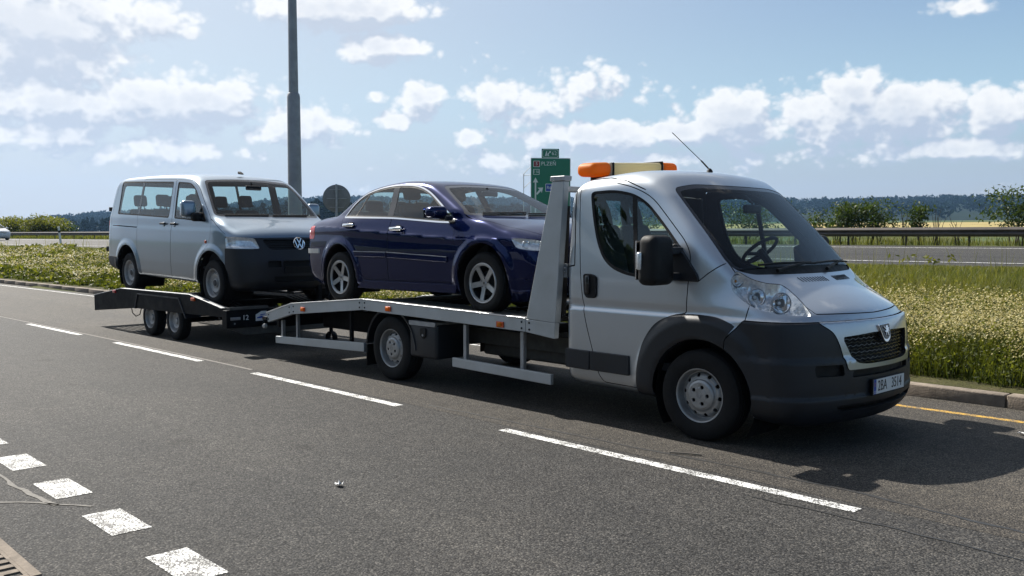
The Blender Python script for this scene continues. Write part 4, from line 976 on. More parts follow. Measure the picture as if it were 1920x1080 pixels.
    for s in (-1, 1):
        for i in range(4):
            g0, g1 = (.002 if i else 0), (.002 if i < 3 else 0)
            (xa, za), (xb, zb), (xc, zc), (xd, zd) = TOP[i], TOP[i+1], BOT[i+1], BOT[i]
            b = MB(); b.prism([(xa+g0, za), (xb-g1, zb), (xc-g1, zc), (xd+g0, zd)], s*1.0, s*1.06, 1); sp = b.build('side_panel', M_ALU, T, bevel=.004)
            if i < 3:
                b = MB(); b.prism([(xa, za+.001), (xb, zb+.001), (xb, zb+.014), (xa, za+.014)], s*.985, s*1.066, 1); b.build('edge_strip', M_ALUEDGE, sp, bevel=.003)
            xs = ([xa+.05] if i else [xa+.06]) + ([xb-.05] if i < 3 else [])
            b = MB()
            for x in xs:
                t = (x-xa)/(xb-xa); zt, zl = za+(zb-za)*t, zd+(zc-zd)*t
                for z in (zt-.03, zl+.03): b.lathe([(0, s*1.0665), (.009, s*1.065), (.011, s*1.06)], 8, 1, (x, 0, z))
            if xs: b.build('bolt', M_FRAME, sp)
        for x, z in ((-5.765, .683), (-3.985, .793), (-2.195, .753)):
            b = MB(); b.box(x-.05, x+.05, s*1.06, s*1.074, z-.028, z+.028); ml = b.build('marker_light', M_AMBERD, T, bevel=.006)
            b = MB(); V, F = rbox(.05, .02, .04, .008); b.add([(v[0]+x, v[1]+s*1.078, v[2]+z) for v in V], F); b.build('marker_lens', M_AMBER, ml, True)
        # wheel tracks in ribbed plate
        for i in range(3):
            (xa, za), (xb, zb) = TOP[i], TOP[i+1]; y0, y1 = sorted((s*.45, s*.995))
            b = MB(); b.prism([(xa, za-.012), (xb, zb-.012), (xb, zb-.05), (xa, za-.05)], y0, y1, 1); tp = b.build('track_plate', M_CHASSIS, T)
            n = int((xb-xa)/.11); b = MB()
            for k in range(n):
                x = xa + (xb-xa)*(k+.5)/n; z = za + (zb-za)*(k+.5)/n - .012; b.box(x-.008, x+.008, y0+.02, y1-.02, z, z+.006)
            b.build('track_ribs', M_STEEL, tp)
        # chassis beam, under-run rails, posts
        b = MB(); b.box(-6.2, -1.36, *sorted((s*.36, s*.44)), .44, .60); b.build('chassis_beam', M_CHASSIS, T, bevel=.006)
        for (xa, zl, zh), (xb, zl2, zh2) in (((-6.55, .195, .286), (-4.54, .268, .37)), ((-2.97, .266, .36), (-1.585, .244, .341))):
            b = MB(); b.prism([(xa, zl), (xb, zl2), (xb, zh2), (xa, zh)], s*.97, s*1.01, 1); b.build('underrun_rail', M_ALU, T, bevel=.006)
        for x, z0, z1, w in ((-6.45, .26, .50, .022), (-6.08, .26, .60, .018), (-4.87, .33, .74, .020), (-2.82, .33, .70, .022), (-2.0, .32, .69, .022)):
            b = MB(); b.box(x-w, x+w, *sorted((s*.93, s*.97)), z0, z1); b.build('rail_post', M_STEEL if x < -6 or x > -3 else M_FRAME, T, bevel=.003)
        # mudguard and flap
        b = MB(); b.lathe([(.435, s*1.005), (.455, s*1.01), (.46, s*1.0), (.46, s*.72), (.44, s*.72)], 26, 1, (-4.035, 0, .34), True, R(172), R(4)); b.build('mudguard', M_PLASTIC, T, True)
        b = MB(); b.prism([(-4.50,.36),(-4.485,.36),(-4.49,.12),(-4.505,.12)], s*.72, s*1.0, 1); b.build('mud_flap', M_BLACK, T)
    # toolbox on the kerb-away side
    b = MB(); V, F = rbox(.46, .40, .375, .035); b.add([(v[0]-3.465, v[1]-.80, v[2]+.488) for v in V], F); tb = b.build('toolbox', M_PLASTIC, T, True)
    b = MB(); b.prism(rpoly([(-3.69,.690),(-3.24,.690),(-3.245,.642),(-3.685,.642)], .012, 3), -1.012, -.60, 1); b.build('toolbox_lid', M_STEEL, tb, bevel=.01)
    b = MB(); b.prism(rpoly([(-3.50,.62),(-3.40,.62),(-3.40,.54),(-3.45,.505),(-3.50,.54)], .01, 2), -1.012, -.995, 1); b.build('toolbox_lock', M_BLACK, tb, bevel=.004)
    b = MB(); b.lathe([(0, -1.016), (.012, -1.015), (.013, -1.01)], 12, 1, (-3.45, 0, .545)); b.build('lock_barrel', M_STEEL, tb)
    # cross members and rear beam
    for x in (-6.5, -5.9, -5.2, -4.45, -3.2, -2.4, -1.75):
        z = float(np.interp(x, [q[0] for q in TOP], [q[1] for q in TOP])) - .055
        b = MB(); b.box(x-.03, x+.03, -.995, .995, z-.08, z); b.build('cross_member', M_FRAME, T, bevel=.004)
    b = MB(); b.box(-3.3, -1.42, -.30, .86, .30, .58); b.build('fuel_tank', M_CHASSIS, T, bevel=.03)  # tank widened to darken the underside and hide the far wheel
    b = MB(); b.box(-1.9, -1.42, -.46, -.34, .62, .80); b.box(-1.9, -1.42, .34, .46, .62, .80); b.build('bed_mount', M_CHASSIS, T, bevel=.006)
    b = MB(); b.tube([(-5.2, .25, .36), (-6.4, .25, .36)], .035, 10); b.tube([(-3.2, .25, .40), (-4.9, .25, .36)], .04, 10); b.build('exhaust', M_CHASSIS, T, True)
    b = MB(); b.box(-6.15, -4.62, -.55, .80, .40, .66); b.build('under_bed_dark_box', M_FRAME, T, bevel=.02)  # plain box added to keep the space under the bed dark
    b = MB(); b.box(-6.62, -6.55, -.95, .95, .40, .50); b.build('rear_beam', M_FRAME, T, bevel=.006)
    b = MB(); b.box(-6.76, -6.66, -1.08, -1.0, .49, .53); b.build('rear_marker_bracket', M_BLACK, T); b = MB(); b.lathe([(0, -1.10), (.03, -1.095), (.034, -1.06)], 12, 1, (-6.70, 0, .41)); b.build('rear_reflector', M_STEEL, T, True)
    # hitch
    b = MB(); b.box(-6.85, -6.3, -.05, .05, .36, .42); b.lathe([(0, .50), (.018, .495), (.025, .475), (.018, .455), (.012, .44), (.012, .41)], 14, 2, (-6.82, 0, 0)); b.build('tow_hitch', M_FRAME, T, True)
    # headboard: two tapering aluminium legs, cross bar, lower mesh, winch plate
    for s in (-1, 1):
        b = MB(); b.prism([(-1.853,.829),(-1.527,2.062),(-1.385,2.062),(-1.487,.815)], s*.985, s*1.058, 1); b.build('headboard_leg', M_ALU, T, bevel=.006)
        b = MB(); b.prism([(-1.545,2.064),(-1.372,2.064),(-1.368,2.108),(-1.540,2.108)], s*.97, s*1.068, 1); b.build('headboard_cap', M_STEEL, T, bevel=.006)
        b = MB(); b.prism([(-1.56,.85),(-1.50,.85),(-1.455,1.85),(-1.50,1.85)], s*.90, s*.96, 1); b.build('headboard_stay', M_FRAME, T)
    for z in (1.24,):
        b = MB(); b.box(-1.60, -1.54, -.98, .98, z-.03, z+.03); b.build('headboard_rail', M_FRAME, T, bevel=.005)
    b = MB(); b.box(-1.60, -1.52, -.97, .97, 1.98, 2.03); b.build('headboard_crossbar', M_STEEL, T, bevel=.006)
    b = MB(); b.box(-1.70, -1.56, -.45, .45, .83, 1.05); b.build('winch_box', M_FRAME, T, bevel=.02)
    b = MB(); b.lathe([(0,-1.0),(.012,-.998),(.014,-.98)], 10, 1, (-1.44, 0, 1.30)); b.lathe([(0,-1.0),(.012,-.998),(.014,-.98)], 10, 1, (-1.44, 0, 1.27)); b.box(-1.47, -1.415, -.985, -.93, 1.22, 1.34); b.build('cab_bracket', M_STEEL, T)
    # beacon bar on the crossbar
    lb = MB(); V, F = rbox(.22, .84, .13, .03); lb.add([(v[0]-1.57, v[1]+.06, v[2]+2.195+.05*(v[1]+.5)) for v in V], F); bar_o = lb.build('beacon_bar', M_CREAM, T, True)
    for s, y in ((-1, -.45), (1, .57)):
        b = MB(); V, F = rbox(.23, .27, .135, .055, 5); b.add([(v[0]-1.57, v[1]+y, v[2]*(1 - .12*max(0, (v[1]*s)/.15)) + 2.198 + .05*(v[1]+y+.44)) for v in V], F); b.build('beacon_dome', M_AMBER, bar_o, True)
        b = MB(); b.box(-1.69, -1.45, y - s*.14 - .012, y - s*.14 + .012, 2.128 + .05*(y+.44), 2.268 + .05*(y+.44)); b.build('beacon_band', M_BLACK, bar_o, bevel=.008)
    for y in (-.40, .42): b = MB(); b.box(-1.66, -1.50, y, y+.10, 2.03, 2.16); b.build('beacon_foot', M_BLACK, bar_o)
    return T
def fx(f, y, z):
    """front-most x of a body surface at (y, z)"""
    a, b = -1.2, 1.3
    xs = np.linspace(1.3, -.6, 400); v = f(xs, np.full(400, float(y)), np.full(400, float(z))); i = int(np.argmax(v < 0))
    a, b = xs[max(i-1, 0)], xs[i]
    for _ in range(18):
        m = (a+b)/2
        if f(np.array([m]), np.array([float(y)]), np.array([float(z)]))[0] < 0: b = m
        else: a = m
    return float(b)
truck = build_truck()
# ---------------------------------------------------------------- blue sedan standing on the bed
def _cab_tools(f):
    ay = lambda V: np.abs(V[:, 1])
    reg = lambda poly, ymin=.35, grow=0.: (lambda V: np.maximum(sdpoly(V[:, 0], V[:, 2], poly) - grow, ymin - ay(V)))
    fr = lambda poly, x0, grow=0., sgn=1: (lambda V: np.maximum(sdpoly(V[:, 1], V[:, 2], poly) - grow, sgn*(x0 - V[:, 0])))
    def groove(M, pts, w=.0025, ymin=.4, proj=0):
        P = np.asarray(pts)
        uv = (lambda V: (V[:, 0], V[:, 2])) if proj == 0 else (lambda V: (V[:, 0], ay(V))) if proj == 2 else (lambda V: (V[:, 1], V[:, 2]))
        def ext(V):
            u, v = uv(V); e = (u < P[:, 0].min()-.02) | (u > P[:, 0].max()+.02) | (v < P[:, 1].min()-.02) | (v > P[:, 1].max()+.02)
            return e | (ay(V) < ymin) if proj == 0 else e
        a, b = split(M, lambda V: np.where(ext(V), .5, sdline(*uv(V), pts) - w)); c, _ = split(a, lambda V: np.where(ext(V), -.5, sdline(*uv(V), pts) + w)) if len(a[1]) else (a, a)
        return np.concatenate([b[0], c[0]]), np.concatenate([b[1], c[1] + len(b[0])])
    return ay, reg, fr, groove
def mir(pts): return pts + [(-a, b) for a, b in pts[::-1]]
def build_sedan():
    f = honda_f; ay, reg, fr, groove = _cab_tools(f)
    S = thing('sedan_car', 'dark blue four door sedan with five spoke alloy wheels standing on the tow truck bed', 'car', (-2.70, 0, .808), (0, R(-.62), 0), scale=.97)
    M = nets(f, (-3.82, -1.0, .10), (1.06, 1.0, 1.56), .026)
    for cx in (0., -2.665): _, M = split(M, lambda V: np.maximum(np.hypot(V[:, 0] - cx, V[:, 2] - .352) - .378, .50 - ay(V)))
    dlo = rpoly([(-2.655,1.062),(-2.57,1.18),(-2.37,1.318),(-2.09,1.382),(-1.76,1.408),(-1.36,1.382),(-1.09,1.305),(-.82,1.162),(-.60,1.04),(-.49,.957),(-.72,.965),(-1.58,1.030)], [.03,.08,.15,.15,.2,.15,.15,.1,.1,.02,.1,.2])
    G, M = split(M, reg(dlo, .4)); CH, M = split(M, reg(dlo, .4, .017))
    ws = rpoly(mir([(-.30,1.393),(-.555,1.372),(-.68,1.20),(-.785,1.028),(-.70,1.018),(-.3,1.010)]), [.2,.05,.2,.03,.1,.2,.2,.1,.03,.2,.05,.2])
    WS, M = split(M, fr(ws, -1.3))
    rw = rpoly(mir([(-.3,1.408),(-.52,1.392),(-.66,1.165),(-.62,1.13),(-.3,1.128)]), [.2,.05,.05,.05,.2,.2,.05,.05,.05,.2])
    RW, M = split(M, fr(rw, -2.1, 0, -1))
    hq = lambda V: .75*V[:, 0] + .66*(.95 - ay(V))
    hl = crom([(.385,.765),(.40,.735),(.435,.682),(.55,.657),(.66,.648),(.745,.66),(.73,.70),(.68,.745),(.55,.765),(.45,.772)], 4)
    HL, M = split(M, lambda V: np.maximum(sdpoly(hq(V), V[:, 2], hl), .2 - V[:, 0]))
    tq = lambda V: -.7*(V[:, 0] + 3.2) + .7*(.85 - ay(V))
    tl = rpoly([(.14,.965),(.10,.90),(.12,.795),(.38,.80),(.44,.87),(.40,.955)], .03)
    TL, M = split(M, lambda V: np.maximum(sdpoly(tq(V), V[:, 2], tl), V[:, 0] + 3.0))
    rd = rpoly([(-2.135,.305),(-2.225,.44),(-2.42,.69),(-2.61,.92),(-2.685,1.055),(-2.60,1.20),(-2.38,1.342),(-2.09,1.405),(-1.705,1.425),(-1.615,1.03),(-1.63,.86),(-1.635,.62),(-1.64,.305)], [.04,.1,.1,.1,.03,.08,.15,.2,.02,.1,.1,.1,.01])
    fd = rpoly([(-1.634,.305),(-1.629,.62),(-1.624,.86),(-1.609,1.03),(-1.699,1.425),(-1.36,1.405),(-1.08,1.325),(-.80,1.175),(-.57,1.045),(-.465,.94),(-.45,.77),(-.425,.305)], [.01,.1,.1,.1,.02,.15,.15,.1,.1,.06,.1,.03])
    parts = []
    for nm, poly in (('rear_door', rd), ('front_door', fd)):
        D, M = split(M, reg(poly, .4)); _, M = split(M, reg(poly, .4, .0025)); D, _ = split(D, reg(poly, .4, -.002)); parts.append((nm, poly, D))
    hood = [(-.36,.775),(-.1,.785),(.4,.70),(.62,.62),(.80,.35),(.86,0)]
    M = groove(M, hood, .003, 0, 2)
    M = groove(M, [(.365,.372),(.75,.368)], .003); M = groove(M, [(-3.60,.70),(-3.03,.69)], .0025); M = groove(M, [(-3.5,.372),(-3.02,.37)], .003)
    tri_part('body_shell', M, f, S, M_BLUE, .03, M_INT)
    for Mx in sides(CH): tri_part('chrome_window_trim', Mx, f, S, M_CHROME, .008, off=.004)
    arch_liner(S, 0, .352, .378, .86, .48); arch_liner(S, -2.665, .352, .378, .86, .48)
    e, g = split(WS, lambda V: -(fr(ws, -1.3)(V) + .028)); tri_part('windscreen', g, f, S, M_WSGLASS, off=-.003, single=True); tri_part('windscreen_border', e, f, S, M_GLOSSBLK, .01, off=-.002)
    e, g = split(RW, lambda V: -(fr(rw, -2.1, 0, -1)(V) + .025)); tri_part('rear_window', g, f, S, M_GLASS, off=-.003, single=True); tri_part('rear_window_border', e, f, S, M_GLOSSBLK, .01, off=-.002)
    b1 = lambda V: V[:, 0] + 1.655 + (V[:, 2] - 1.03)*.25; pil = lambda V: np.abs(b1(V)) - .055
    q1 = lambda V: np.abs(V[:, 0] + 2.385 + (V[:, 2] - 1.06)*-.42) - .014
    dl = reg(dlo, .4); se, pane = split(G, lambda V: -(dl(V) + .016)); bp, pane = split(pane, pil); qb, pane = split(pane, q1)
    sail, pane = split(pane, lambda V: sdpoly(V[:, 0], V[:, 2], [(-.66,1.2),(-.62,.9),(-.3,.9),(-.3,1.2)]))
    for i, s in ((0, -1), (1, 1)):
        for nm, poly, D in parts:
            d = tri_part(nm, sides(D)[i], f, S, M_BLUE, .03, M_INT)
            front = nm == 'front_door'
            Wn = split(sides(pane)[i], lambda V: -b1(V) if front else b1(V))[0]
            if front: tri_part('window', Wn, f, d, M_GLASS, off=-.004, single=True); tri_part('mirror_sail', sides(sail)[i], f, d, M_GLOSSBLK, .01)
            else:
                for Mq in split(Wn, lambda V: V[:, 0] + 2.385 + (V[:, 2] - 1.06)*-.42): tri_part('window', Mq, f, d, M_GLASS, off=-.004, single=True)
            x0, x1, zz = (-1.585, -1.325, .897) if front else (-2.565, -2.31, .955)
            yy = .868 if front else .858
            b = MB(); V, F = rbox(x1-x0-.03, .028, .042, .014); b.add([(v[0] + (x0+x1)/2, s*(yy+.022)+v[1], v[2]+zz) for v in V], F); b.build('door_handle', M_CHROME, d, True)
            b = MB(); V, F = rbox(.09, .02, .075, .01, 4); b.add([(v[0] + (x0+x1)/2+.03, s*(yy-.002)+v[1], v[2]+zz) for v in V], F); b.build('handle_recess', M_HOLE, d, True)
            mz = (.60, .555) if front else (.628, .60); xa, xb = (-1.625, -.54) if front else (-2.31, -1.645); za, zb = (.632, .585) if front else (.640, .632)
            b = MB(); b.prism([(xa, za), (xb, zb), (xb, zb-.062), (xa+(.0 if front else .02), za-.066)], s*.865, s*.900, 1); b.build('rubbing_strip', M_BLUE, d, bevel=.01)
            b = MB(); b.prism([(xa, za+.001), (xb, zb+.001), (xb, zb-.006), (xa, za-.006)], s*.895, s*.9025, 1); b.build('chrome_strip', M_STEEL, d)
            if front:
                b = MB(); V, F = rbox(.17, .22, .135, .05, 5); b.add([(v[0]*(1 - .3*max(0, (v[1]*s)/.11)) - .60 - .04*v[1]*s, s*.985+v[1], v[2]*(1 - .15*max(0, v[1]*s/.11)) + 1.055) for v in V], F); mo = b.build('door_mirror', M_BLUE, d, True)
                b = MB(); b.prism([(-.62,.975),(-.50,.965),(-.50,1.02),(-.62,1.02)], s*.83, s*.93, 1); b.build('mirror_arm', M_GLOSSBLK, mo, bevel=.01)
                b = MB(); b.box(-.690, -.684, *sorted((s*.90, s*1.08)), 1.0, 1.105); b.build('mirror_glass', M_CHROME, mo)
        tri_part('window_seal', sides(se)[i], f, S, M_BLACK, .01, off=-.001); tri_part('centre_pillar', sides(bp)[i], f, S, M_GLOSSBLK, .015, off=-.002); tri_part('quarter_divider', sides(qb)[i], f, S, M_BLACK, .012, off=-.002)
        b = MB(); b.prism(rpoly([(-2.27,.20),(-.42,.20),(-.40,.285),(-2.15,.285)], .02, 3), s*.80, s*.872, 1); b.build('sill_skirt', M_BLUE, S, bevel=.012)
        h = tri_part('headlight', sides(HL)[i], f, S, M_CLEAR, off=.003, single=True)
        V, Tt = sides(HL)[i]; g_ = grad(f, V); N_ = g_/np.linalg.norm(g_, axis=1)[:, None]; ed = np.clip(-sdpoly(hq(V), V[:, 2], hl)/.02, 0, 1)
        obj('reflector', mk_mesh('reflector', V - N_*(.004 + .035*ed[:, None]), Tt, M_REFL), h)
        for x, y in ((.60, -.80), (.72, -.68)):
            b = MB(); b.lathe([(.042, .03), (.040, .034), (.03, .02), (.012, -.004), (0, -.006)], 20); q = Vector((.85, s*.5, .1)).normalized().to_track_quat('Y', 'Z').to_matrix(); b.V = [tuple(q @ Vector(v) + Vector((x-.05, -s*y - s*.02, .705))) for v in b.V]; b.build('lamp_bowl', M_CHROME, h, True)
        t = tri_part('tail_light', sides(TL)[i], f, S, M_RED, .02, off=.003)
    # bumper rub strips that wrap the rear corners
    for s in (-1, 1):
        b = MB(); ring = []
        for k in range(13):
            t = k/12; y = .45 + .38*math.sin(t*math.pi/2); xx = bx_rear(f, y, .64); ring.append((xx, s*y))
        Vv = []; Ff = []
        for k, (x, y) in enumerate(ring):
            for (dx, dz) in ((.004, -.03), (-.014, -.03), (-.014, .03), (.004, .03)): Vv.append((x + dx, y + s*(.012 if dx < 0 else 0)*(k/12), .64 + dz))
        for k in range(12):
            for q in range(4): Ff.append([k*4+q, k*4+(q+1) % 4, k*4+4+(q+1) % 4, k*4+4+q])
        Ff += [[0, 1, 2, 3], [48, 49, 50, 51]]; b.add(Vv, Ff); b.build('bumper_strip', M_STEEL, S, True)
    b = MB(); b.box(.955, .968, -.26, .26, .40, .51); b.build('number_plate', M_PLATE, S)
    gr = MB(); 
    for z in (.62, .65, .68): gr.box(.90, .955 - (z-.62)*.4, -.42, .42, z-.006, z+.006)
    gr.build('grille', M_CHROME, S)
    for (x, s) in ((0, -1), (0, 1), (-2.67, -1), (-2.67, 1)): wheel('alloy', S, x, s*.765, .316, 0, {0: .35, -2.67: .05}[x] + s)
    for x in (0, -2.67):
        b = MB(); b.tube([(x, -.7, .316), (x, .7, .316)], .04, 8); b.build('axle', M_FRAME, S)
    b = MB(); b.box(-3.4, .75, -.62, .62, .20, .24); b.build('underbody', M_FRAME, S)
    # cabin
    b = MB(); b.prism([(-.10,.985),(-.30,1.0),(-.62,.95),(-.70,.86),(-.60,.5),(-.10,.5)], -.70, .70, 1); b.build('dashboard', M_DASH, S, bevel=.03)
    steering_wheel(S, -.80, .36, .93, .185, R(28))
    for y in (-.36, .36): seat(S, -1.42, y, .56, .48, .60)
    b = MB(); V, F = rbox(.5, 1.25, .16, .05); b.add([(v[0]-2.15, v[1], v[2]+.56) for v in V], F); V, F = rbox(.14, 1.25, .55, .05); b.add([(v[0]-2.50-.25*v[2], v[1], v[2]+.86) for v in V], F); bs = b.build('rear_bench', M_SEAT, S, True)
    for y in (-.38, .0, .38):
        b = MB(); V, F = rbox(.10, .26, .17, .05); b.add([(v[0]-2.60, v[1]+y, v[2]+1.19) for v in V], F); b.build('headrest', M_SEAT, bs, True)
    b = MB(); b.box(-3.1, -2.5, -.62, .62, 1.06, 1.08); b.build('parcel_shelf', M_INT, S)
    b = MB(); V, F = rbox(.03, .24, .06, .015); b.add([(v[0]-.83, v[1], v[2]+1.29) for v in V], F); b.tube([(-.83, 0, 1.30), (-.88, 0, 1.36)], .01, 6); b.build('rear_view_mirror', M_BLACK, S, True)
    for y0, y1 in ((-.62, -.02), (.0, .55)):
        b = MB(); b.tube([(fx(f, y0 + (y1-y0)*k/8, 1.04 + .012*k/8)+.012, y0 + (y1-y0)*k/8, 1.045 + .012*k/8) for k in range(9)], .009, 6); b.build('wiper', M_BLACK, S, True)
    return S
def bx_rear(f, y, z):
    xs = np.linspace(-4.2, -2.5, 700); v = f(xs, np.full(700, float(y)), np.full(700, float(z))); return float(xs[int(np.argmax(v < 0))])
sedan = build_sedan()
# ---------------------------------------------------------------- pale silver passenger van on the trailer
def build_van():
    f = vw_f; ay, reg, fr, groove = _cab_tools(f)
    S = thing('passenger_van', 'pale silver passenger van with black front bumper standing on the black trailer', 'van', (-8.45, -.05, .564), Euler((0, R(1.2), R(1.1))))
    M = nets(f, (-4.1, -1.06, .18), (1.0, 1.06, 2.06), .029)
    for cx in (.02, -2.98): _, M = split(M, lambda V: np.maximum(np.hypot(V[:, 0] - cx, V[:, 2] - .372) - .435, .52 - ay(V)))
    wr = rpoly([(-3.49,1.872),(-2.57,1.852),(-1.445,1.826),(-1.405,1.262),(-2.56,1.292),(-3.455,1.312),(-3.45,1.55)], [.04,.1,.03,.03,.1,.04,.2])
    wd = rpoly([(-1.29,1.822),(-.85,1.798),(-.66,1.715),(-.30,1.40),(-.14,1.215),(-1.21,1.256),(-1.26,1.51)], [.03,.08,.1,.2,.02,.03,.2])
    G1, M = split(M, reg(wr, .4)); G2, M = split(M, reg(wd, .4))
    ws = rpoly(mir([(-.3,1.868),(-.70,1.838),(-.80,1.56),(-.865,1.318),(-.80,1.296),(-.3,1.298)]), [.2,.06,.2,.04,.1,.2,.2,.1,.04,.2,.06,.2])
    WS, M = split(M, fr(ws, -1.0))
    rw = rpoly([(-.66,1.84),(.66,1.84),(.74,1.30),(-.74,1.30)], .06); RW, M = split(M, fr(rw, -3.5, 0, -1))
    hq = lambda V: .75*V[:, 0] + .66*(.95 - ay(V))
    hl = rpoly([(.312,1.014),(.318,.852),(.815,.850),(.735,.992),(.69,1.004),(.5,1.014)], [.015,.015,.015,.03,.03,.05])
    HL, M = split(M, lambda V: np.maximum(sdpoly(hq(V), V[:, 2], hl), .2 - V[:, 0]))
    BU, M = split(M, lambda V: np.maximum(np.minimum(np.maximum(V[:, 2] - .846, .39 - V[:, 0]), np.maximum(np.maximum(V[:, 2] - (1.0 + .01*(1 - ay(V)/.6)), hq(V)*-1 + .70), ay(V) - .66)), .36 - V[:, 0]))
    gr = rpoly(mir([(-.55,.978),(-.44,.838)]), [.01,.04,.04,.01]); GO, BU = split(BU, fr(gr, .4))
    for poly in ([(-.50,.68),(-.31,.68),(-.31,.585),(-.50,.585)], [(.50,.68),(.31,.68),(.31,.585),(.50,.585)], [(-.285,.68),(.285,.68),(.285,.585),(-.285,.585)], [(-.42,.46),(.42,.46),(.40,.38),(-.40,.38)]):
        A, BU = split(BU, fr(rpoly(poly, .012), .4)); tri_part('air_intake', A, f, S, M_HOLE, off=-.03, single=True)
    RB, M = split(M, lambda V: np.maximum(V[:, 2] - .585 - .012*np.clip(V[:, 0] + 3.9, 0, 1), V[:, 0] + 3.425))
    fd = rpoly([(-1.36,1.858),(-.80,1.835),(-.60,1.735),(-.22,1.42),(.0,1.22),(.0,.98),(-.10,.85),(-.33,.68),(-.44,.50),(-.44,.34),(-1.31,.345),(-1.32,.83),(-1.275,1.24)], [.03,.08,.12,.15,.06,.1,.1,.1,.1,.02,.02,.1,.1])
    sd = rpoly([(-2.585,1.885),(-1.37,1.862),(-1.285,1.24),(-1.33,.83),(-1.32,.345),(-2.53,.36),(-2.585,.55)], [.02,.03,.1,.1,.02,.02,.1])
    parts = []
    for nm, poly in (('front_door', fd), ('sliding_door', sd)):
        D, M = split(M, reg(poly, .4)); _, M = split(M, reg(poly, .4, .0025)); D, _ = split(D, reg(poly, .4, -.0025)); parts.append((nm, D))
    M = groove(M, [(-3.66,1.122),(-2.60,1.102)], .008)
    M = groove(M, [(-.10,1.282),(.05,1.222),(.385,1.045)], .003); M = groove(M, [(-3.74,.62),(-3.72,1.3),(-3.62,1.86)], .003)
    tri_part('body_shell', M, f, S, M_VWSILVER, .03, M_INT); tri_part('front_bumper', BU, f, S, M_PLASTIC, .03, M_BLACK, off=.006); tri_part('rear_bumper', RB, f, S, M_PLASTIC, .03, M_BLACK, off=.012)
    arch_liner(S, .02, .372, .435, .92, .5); arch_liner(S, -2.98, .372, .435, .92, .5)
    tri_part('grille_backing', GO, f, S, M_HOLE, off=-.035, single=True)
    b = MB()
    for k in range(5):
        z = .852 + k*.026; hw = .445 + (z-.84)*.75
        b.tube([(fx(f, -hw + 2*hw*q/14, z) - .010, -hw + 2*hw*q/14, z) for q in range(15)], .0055, 5)
    b.build('grille_bars', M_PLASTIC, S, True)
    # round emblem: ring with two stacked letters
    xe = fx(f, 0, .925) + .012
    b = MB(); b.lathe([(.078, 0), (.090, .008), (.094, 0), (.090, -.01), (.078, -.01)], 40, 0, closed=True); em = b.build('emblem_ring', M_CHROME, S, True, loc=(xe, 0, .925), rot=(0, R(-14), 0))
    b = MB(); b.lathe([(0, -.004), (.080, -.004), (.080, -.012)], 32, 0); b.build('emblem_field', M_BLACK, em)
    def stroke(bb, pts, w=.0075):
        for (a, c) in zip(pts[:-1], pts[1:]):
            u = Vector((c[0]-a[0], c[1]-a[1])).normalized(); n = Vector((-u.y, u.x))*w
            bb.prism([(a[0]+n.x, a[1]+n.y), (c[0]+n.x, c[1]+n.y), (c[0]-n.x, c[1]-n.y), (a[0]-n.x, a[1]-n.y)], -.003, .007, 0)
    b = MB(); stroke(b, [(-.036,.074),(0,.006),(.036,.074)]); b.build('emblem_letter', M_CHROME, em)
    b = MB(); stroke(b, [(-.070,.046),(-.034,-.068),(-.002,-.004),(.002,-.004),(.034,-.068),(.070,.046)]); b.build('emblem_letter', M_CHROME, em)
    e, g = split(WS, lambda V: -(fr(ws, -1.0)(V) + .03)); tri_part('windscreen', g, f, S, M_WSGLASS, off=-.003, single=True); tri_part('windscreen_border', e, f, S, M_GLOSSBLK, .01, off=-.002)
    e, g = split(RW, lambda V: -(fr(rw, -3.5, 0, -1)(V) + .03)); tri_part('rear_window', g, f, S, M_GLASS, off=-.003, single=True); tri_part('rear_window_border', e, f, S, M_GLOSSBLK, .01, off=-.002)
    w1, w2 = reg(wr, .4), reg(wd, .4)
    s1, p1 = split(G1, lambda V: -(w1(V) + .022)); s2, p2 = split(G2, lambda V: -(w2(V) + .02))
    dv, p1 = split(p1, lambda V: np.abs(V[:, 0] + 2.572) - .035)
    sail, p2 = split(p2, lambda V: sdpoly(V[:, 0], V[:, 2], [(-.33,1.5),(-.30,1.1),(.1,1.1),(.1,1.5)]))
    for i, s in ((0, -1), (1, 1)):
        for nm, D in parts:
            d = tri_part(nm, sides(D)[i], f, S, M_VWSILVER, .03, M_INT)
            if nm == 'front_door':
                tri_part('window', sides(p2)[i], f, d, M_GLASS, off=-.005, single=True); tri_part('window_seal', sides(s2)[i], f, d, M_BLACK, .012, off=-.001); tri_part('mirror_sail', sides(sail)[i], f, d, M_PLASTIC, .02, off=.002)
                b = MB(); V, F = rbox(.14, .21, .25, .055, 5); b.add([(v[0]*(1 - .25*max(0, v[2]/.125)) - .475, s*1.055+v[1], v[2]+1.40) for v in V], F); mo = b.build('door_mirror', M_VWSILVER, d, True)
                b = MB(); V, F = rbox(.13, .17, .13, .04, 3); b.add([(v[0]-.33, s*.985+v[1], v[2]+1.285) for v in V], F); b.build('mirror_foot', M_BLACK, mo, True)
                b = MB(); b.box(-.556, -.549, *sorted((s*.97, s*1.14)), 1.30, 1.50); b.build('mirror_glass', M_CHROME, mo)
            else:
                tri_part('window', split(sides(p1)[i], lambda V: -(V[:, 0] + 2.572))[0], f, d, M_GLASS, off=-.005, single=True)
            x = -1.20 if nm == 'front_door' else -1.575
            b = MB(); V, F = rbox(.16, .03, .032, .012); b.add([(v[0]+x, s*.965+v[1], v[2]+1.172) for v in V], F); b.build('door_handle', M_BLACK, d, True)
            b = MB(); b.prism(rpoly([(x-.05,1.20),(x+.05,1.20),(x+.03,1.13),(x-.03,1.13)], .02, 3), s*.935, s*.953, 1); b.build('handle_recess', M_VWSILVER, d, bevel=.006)
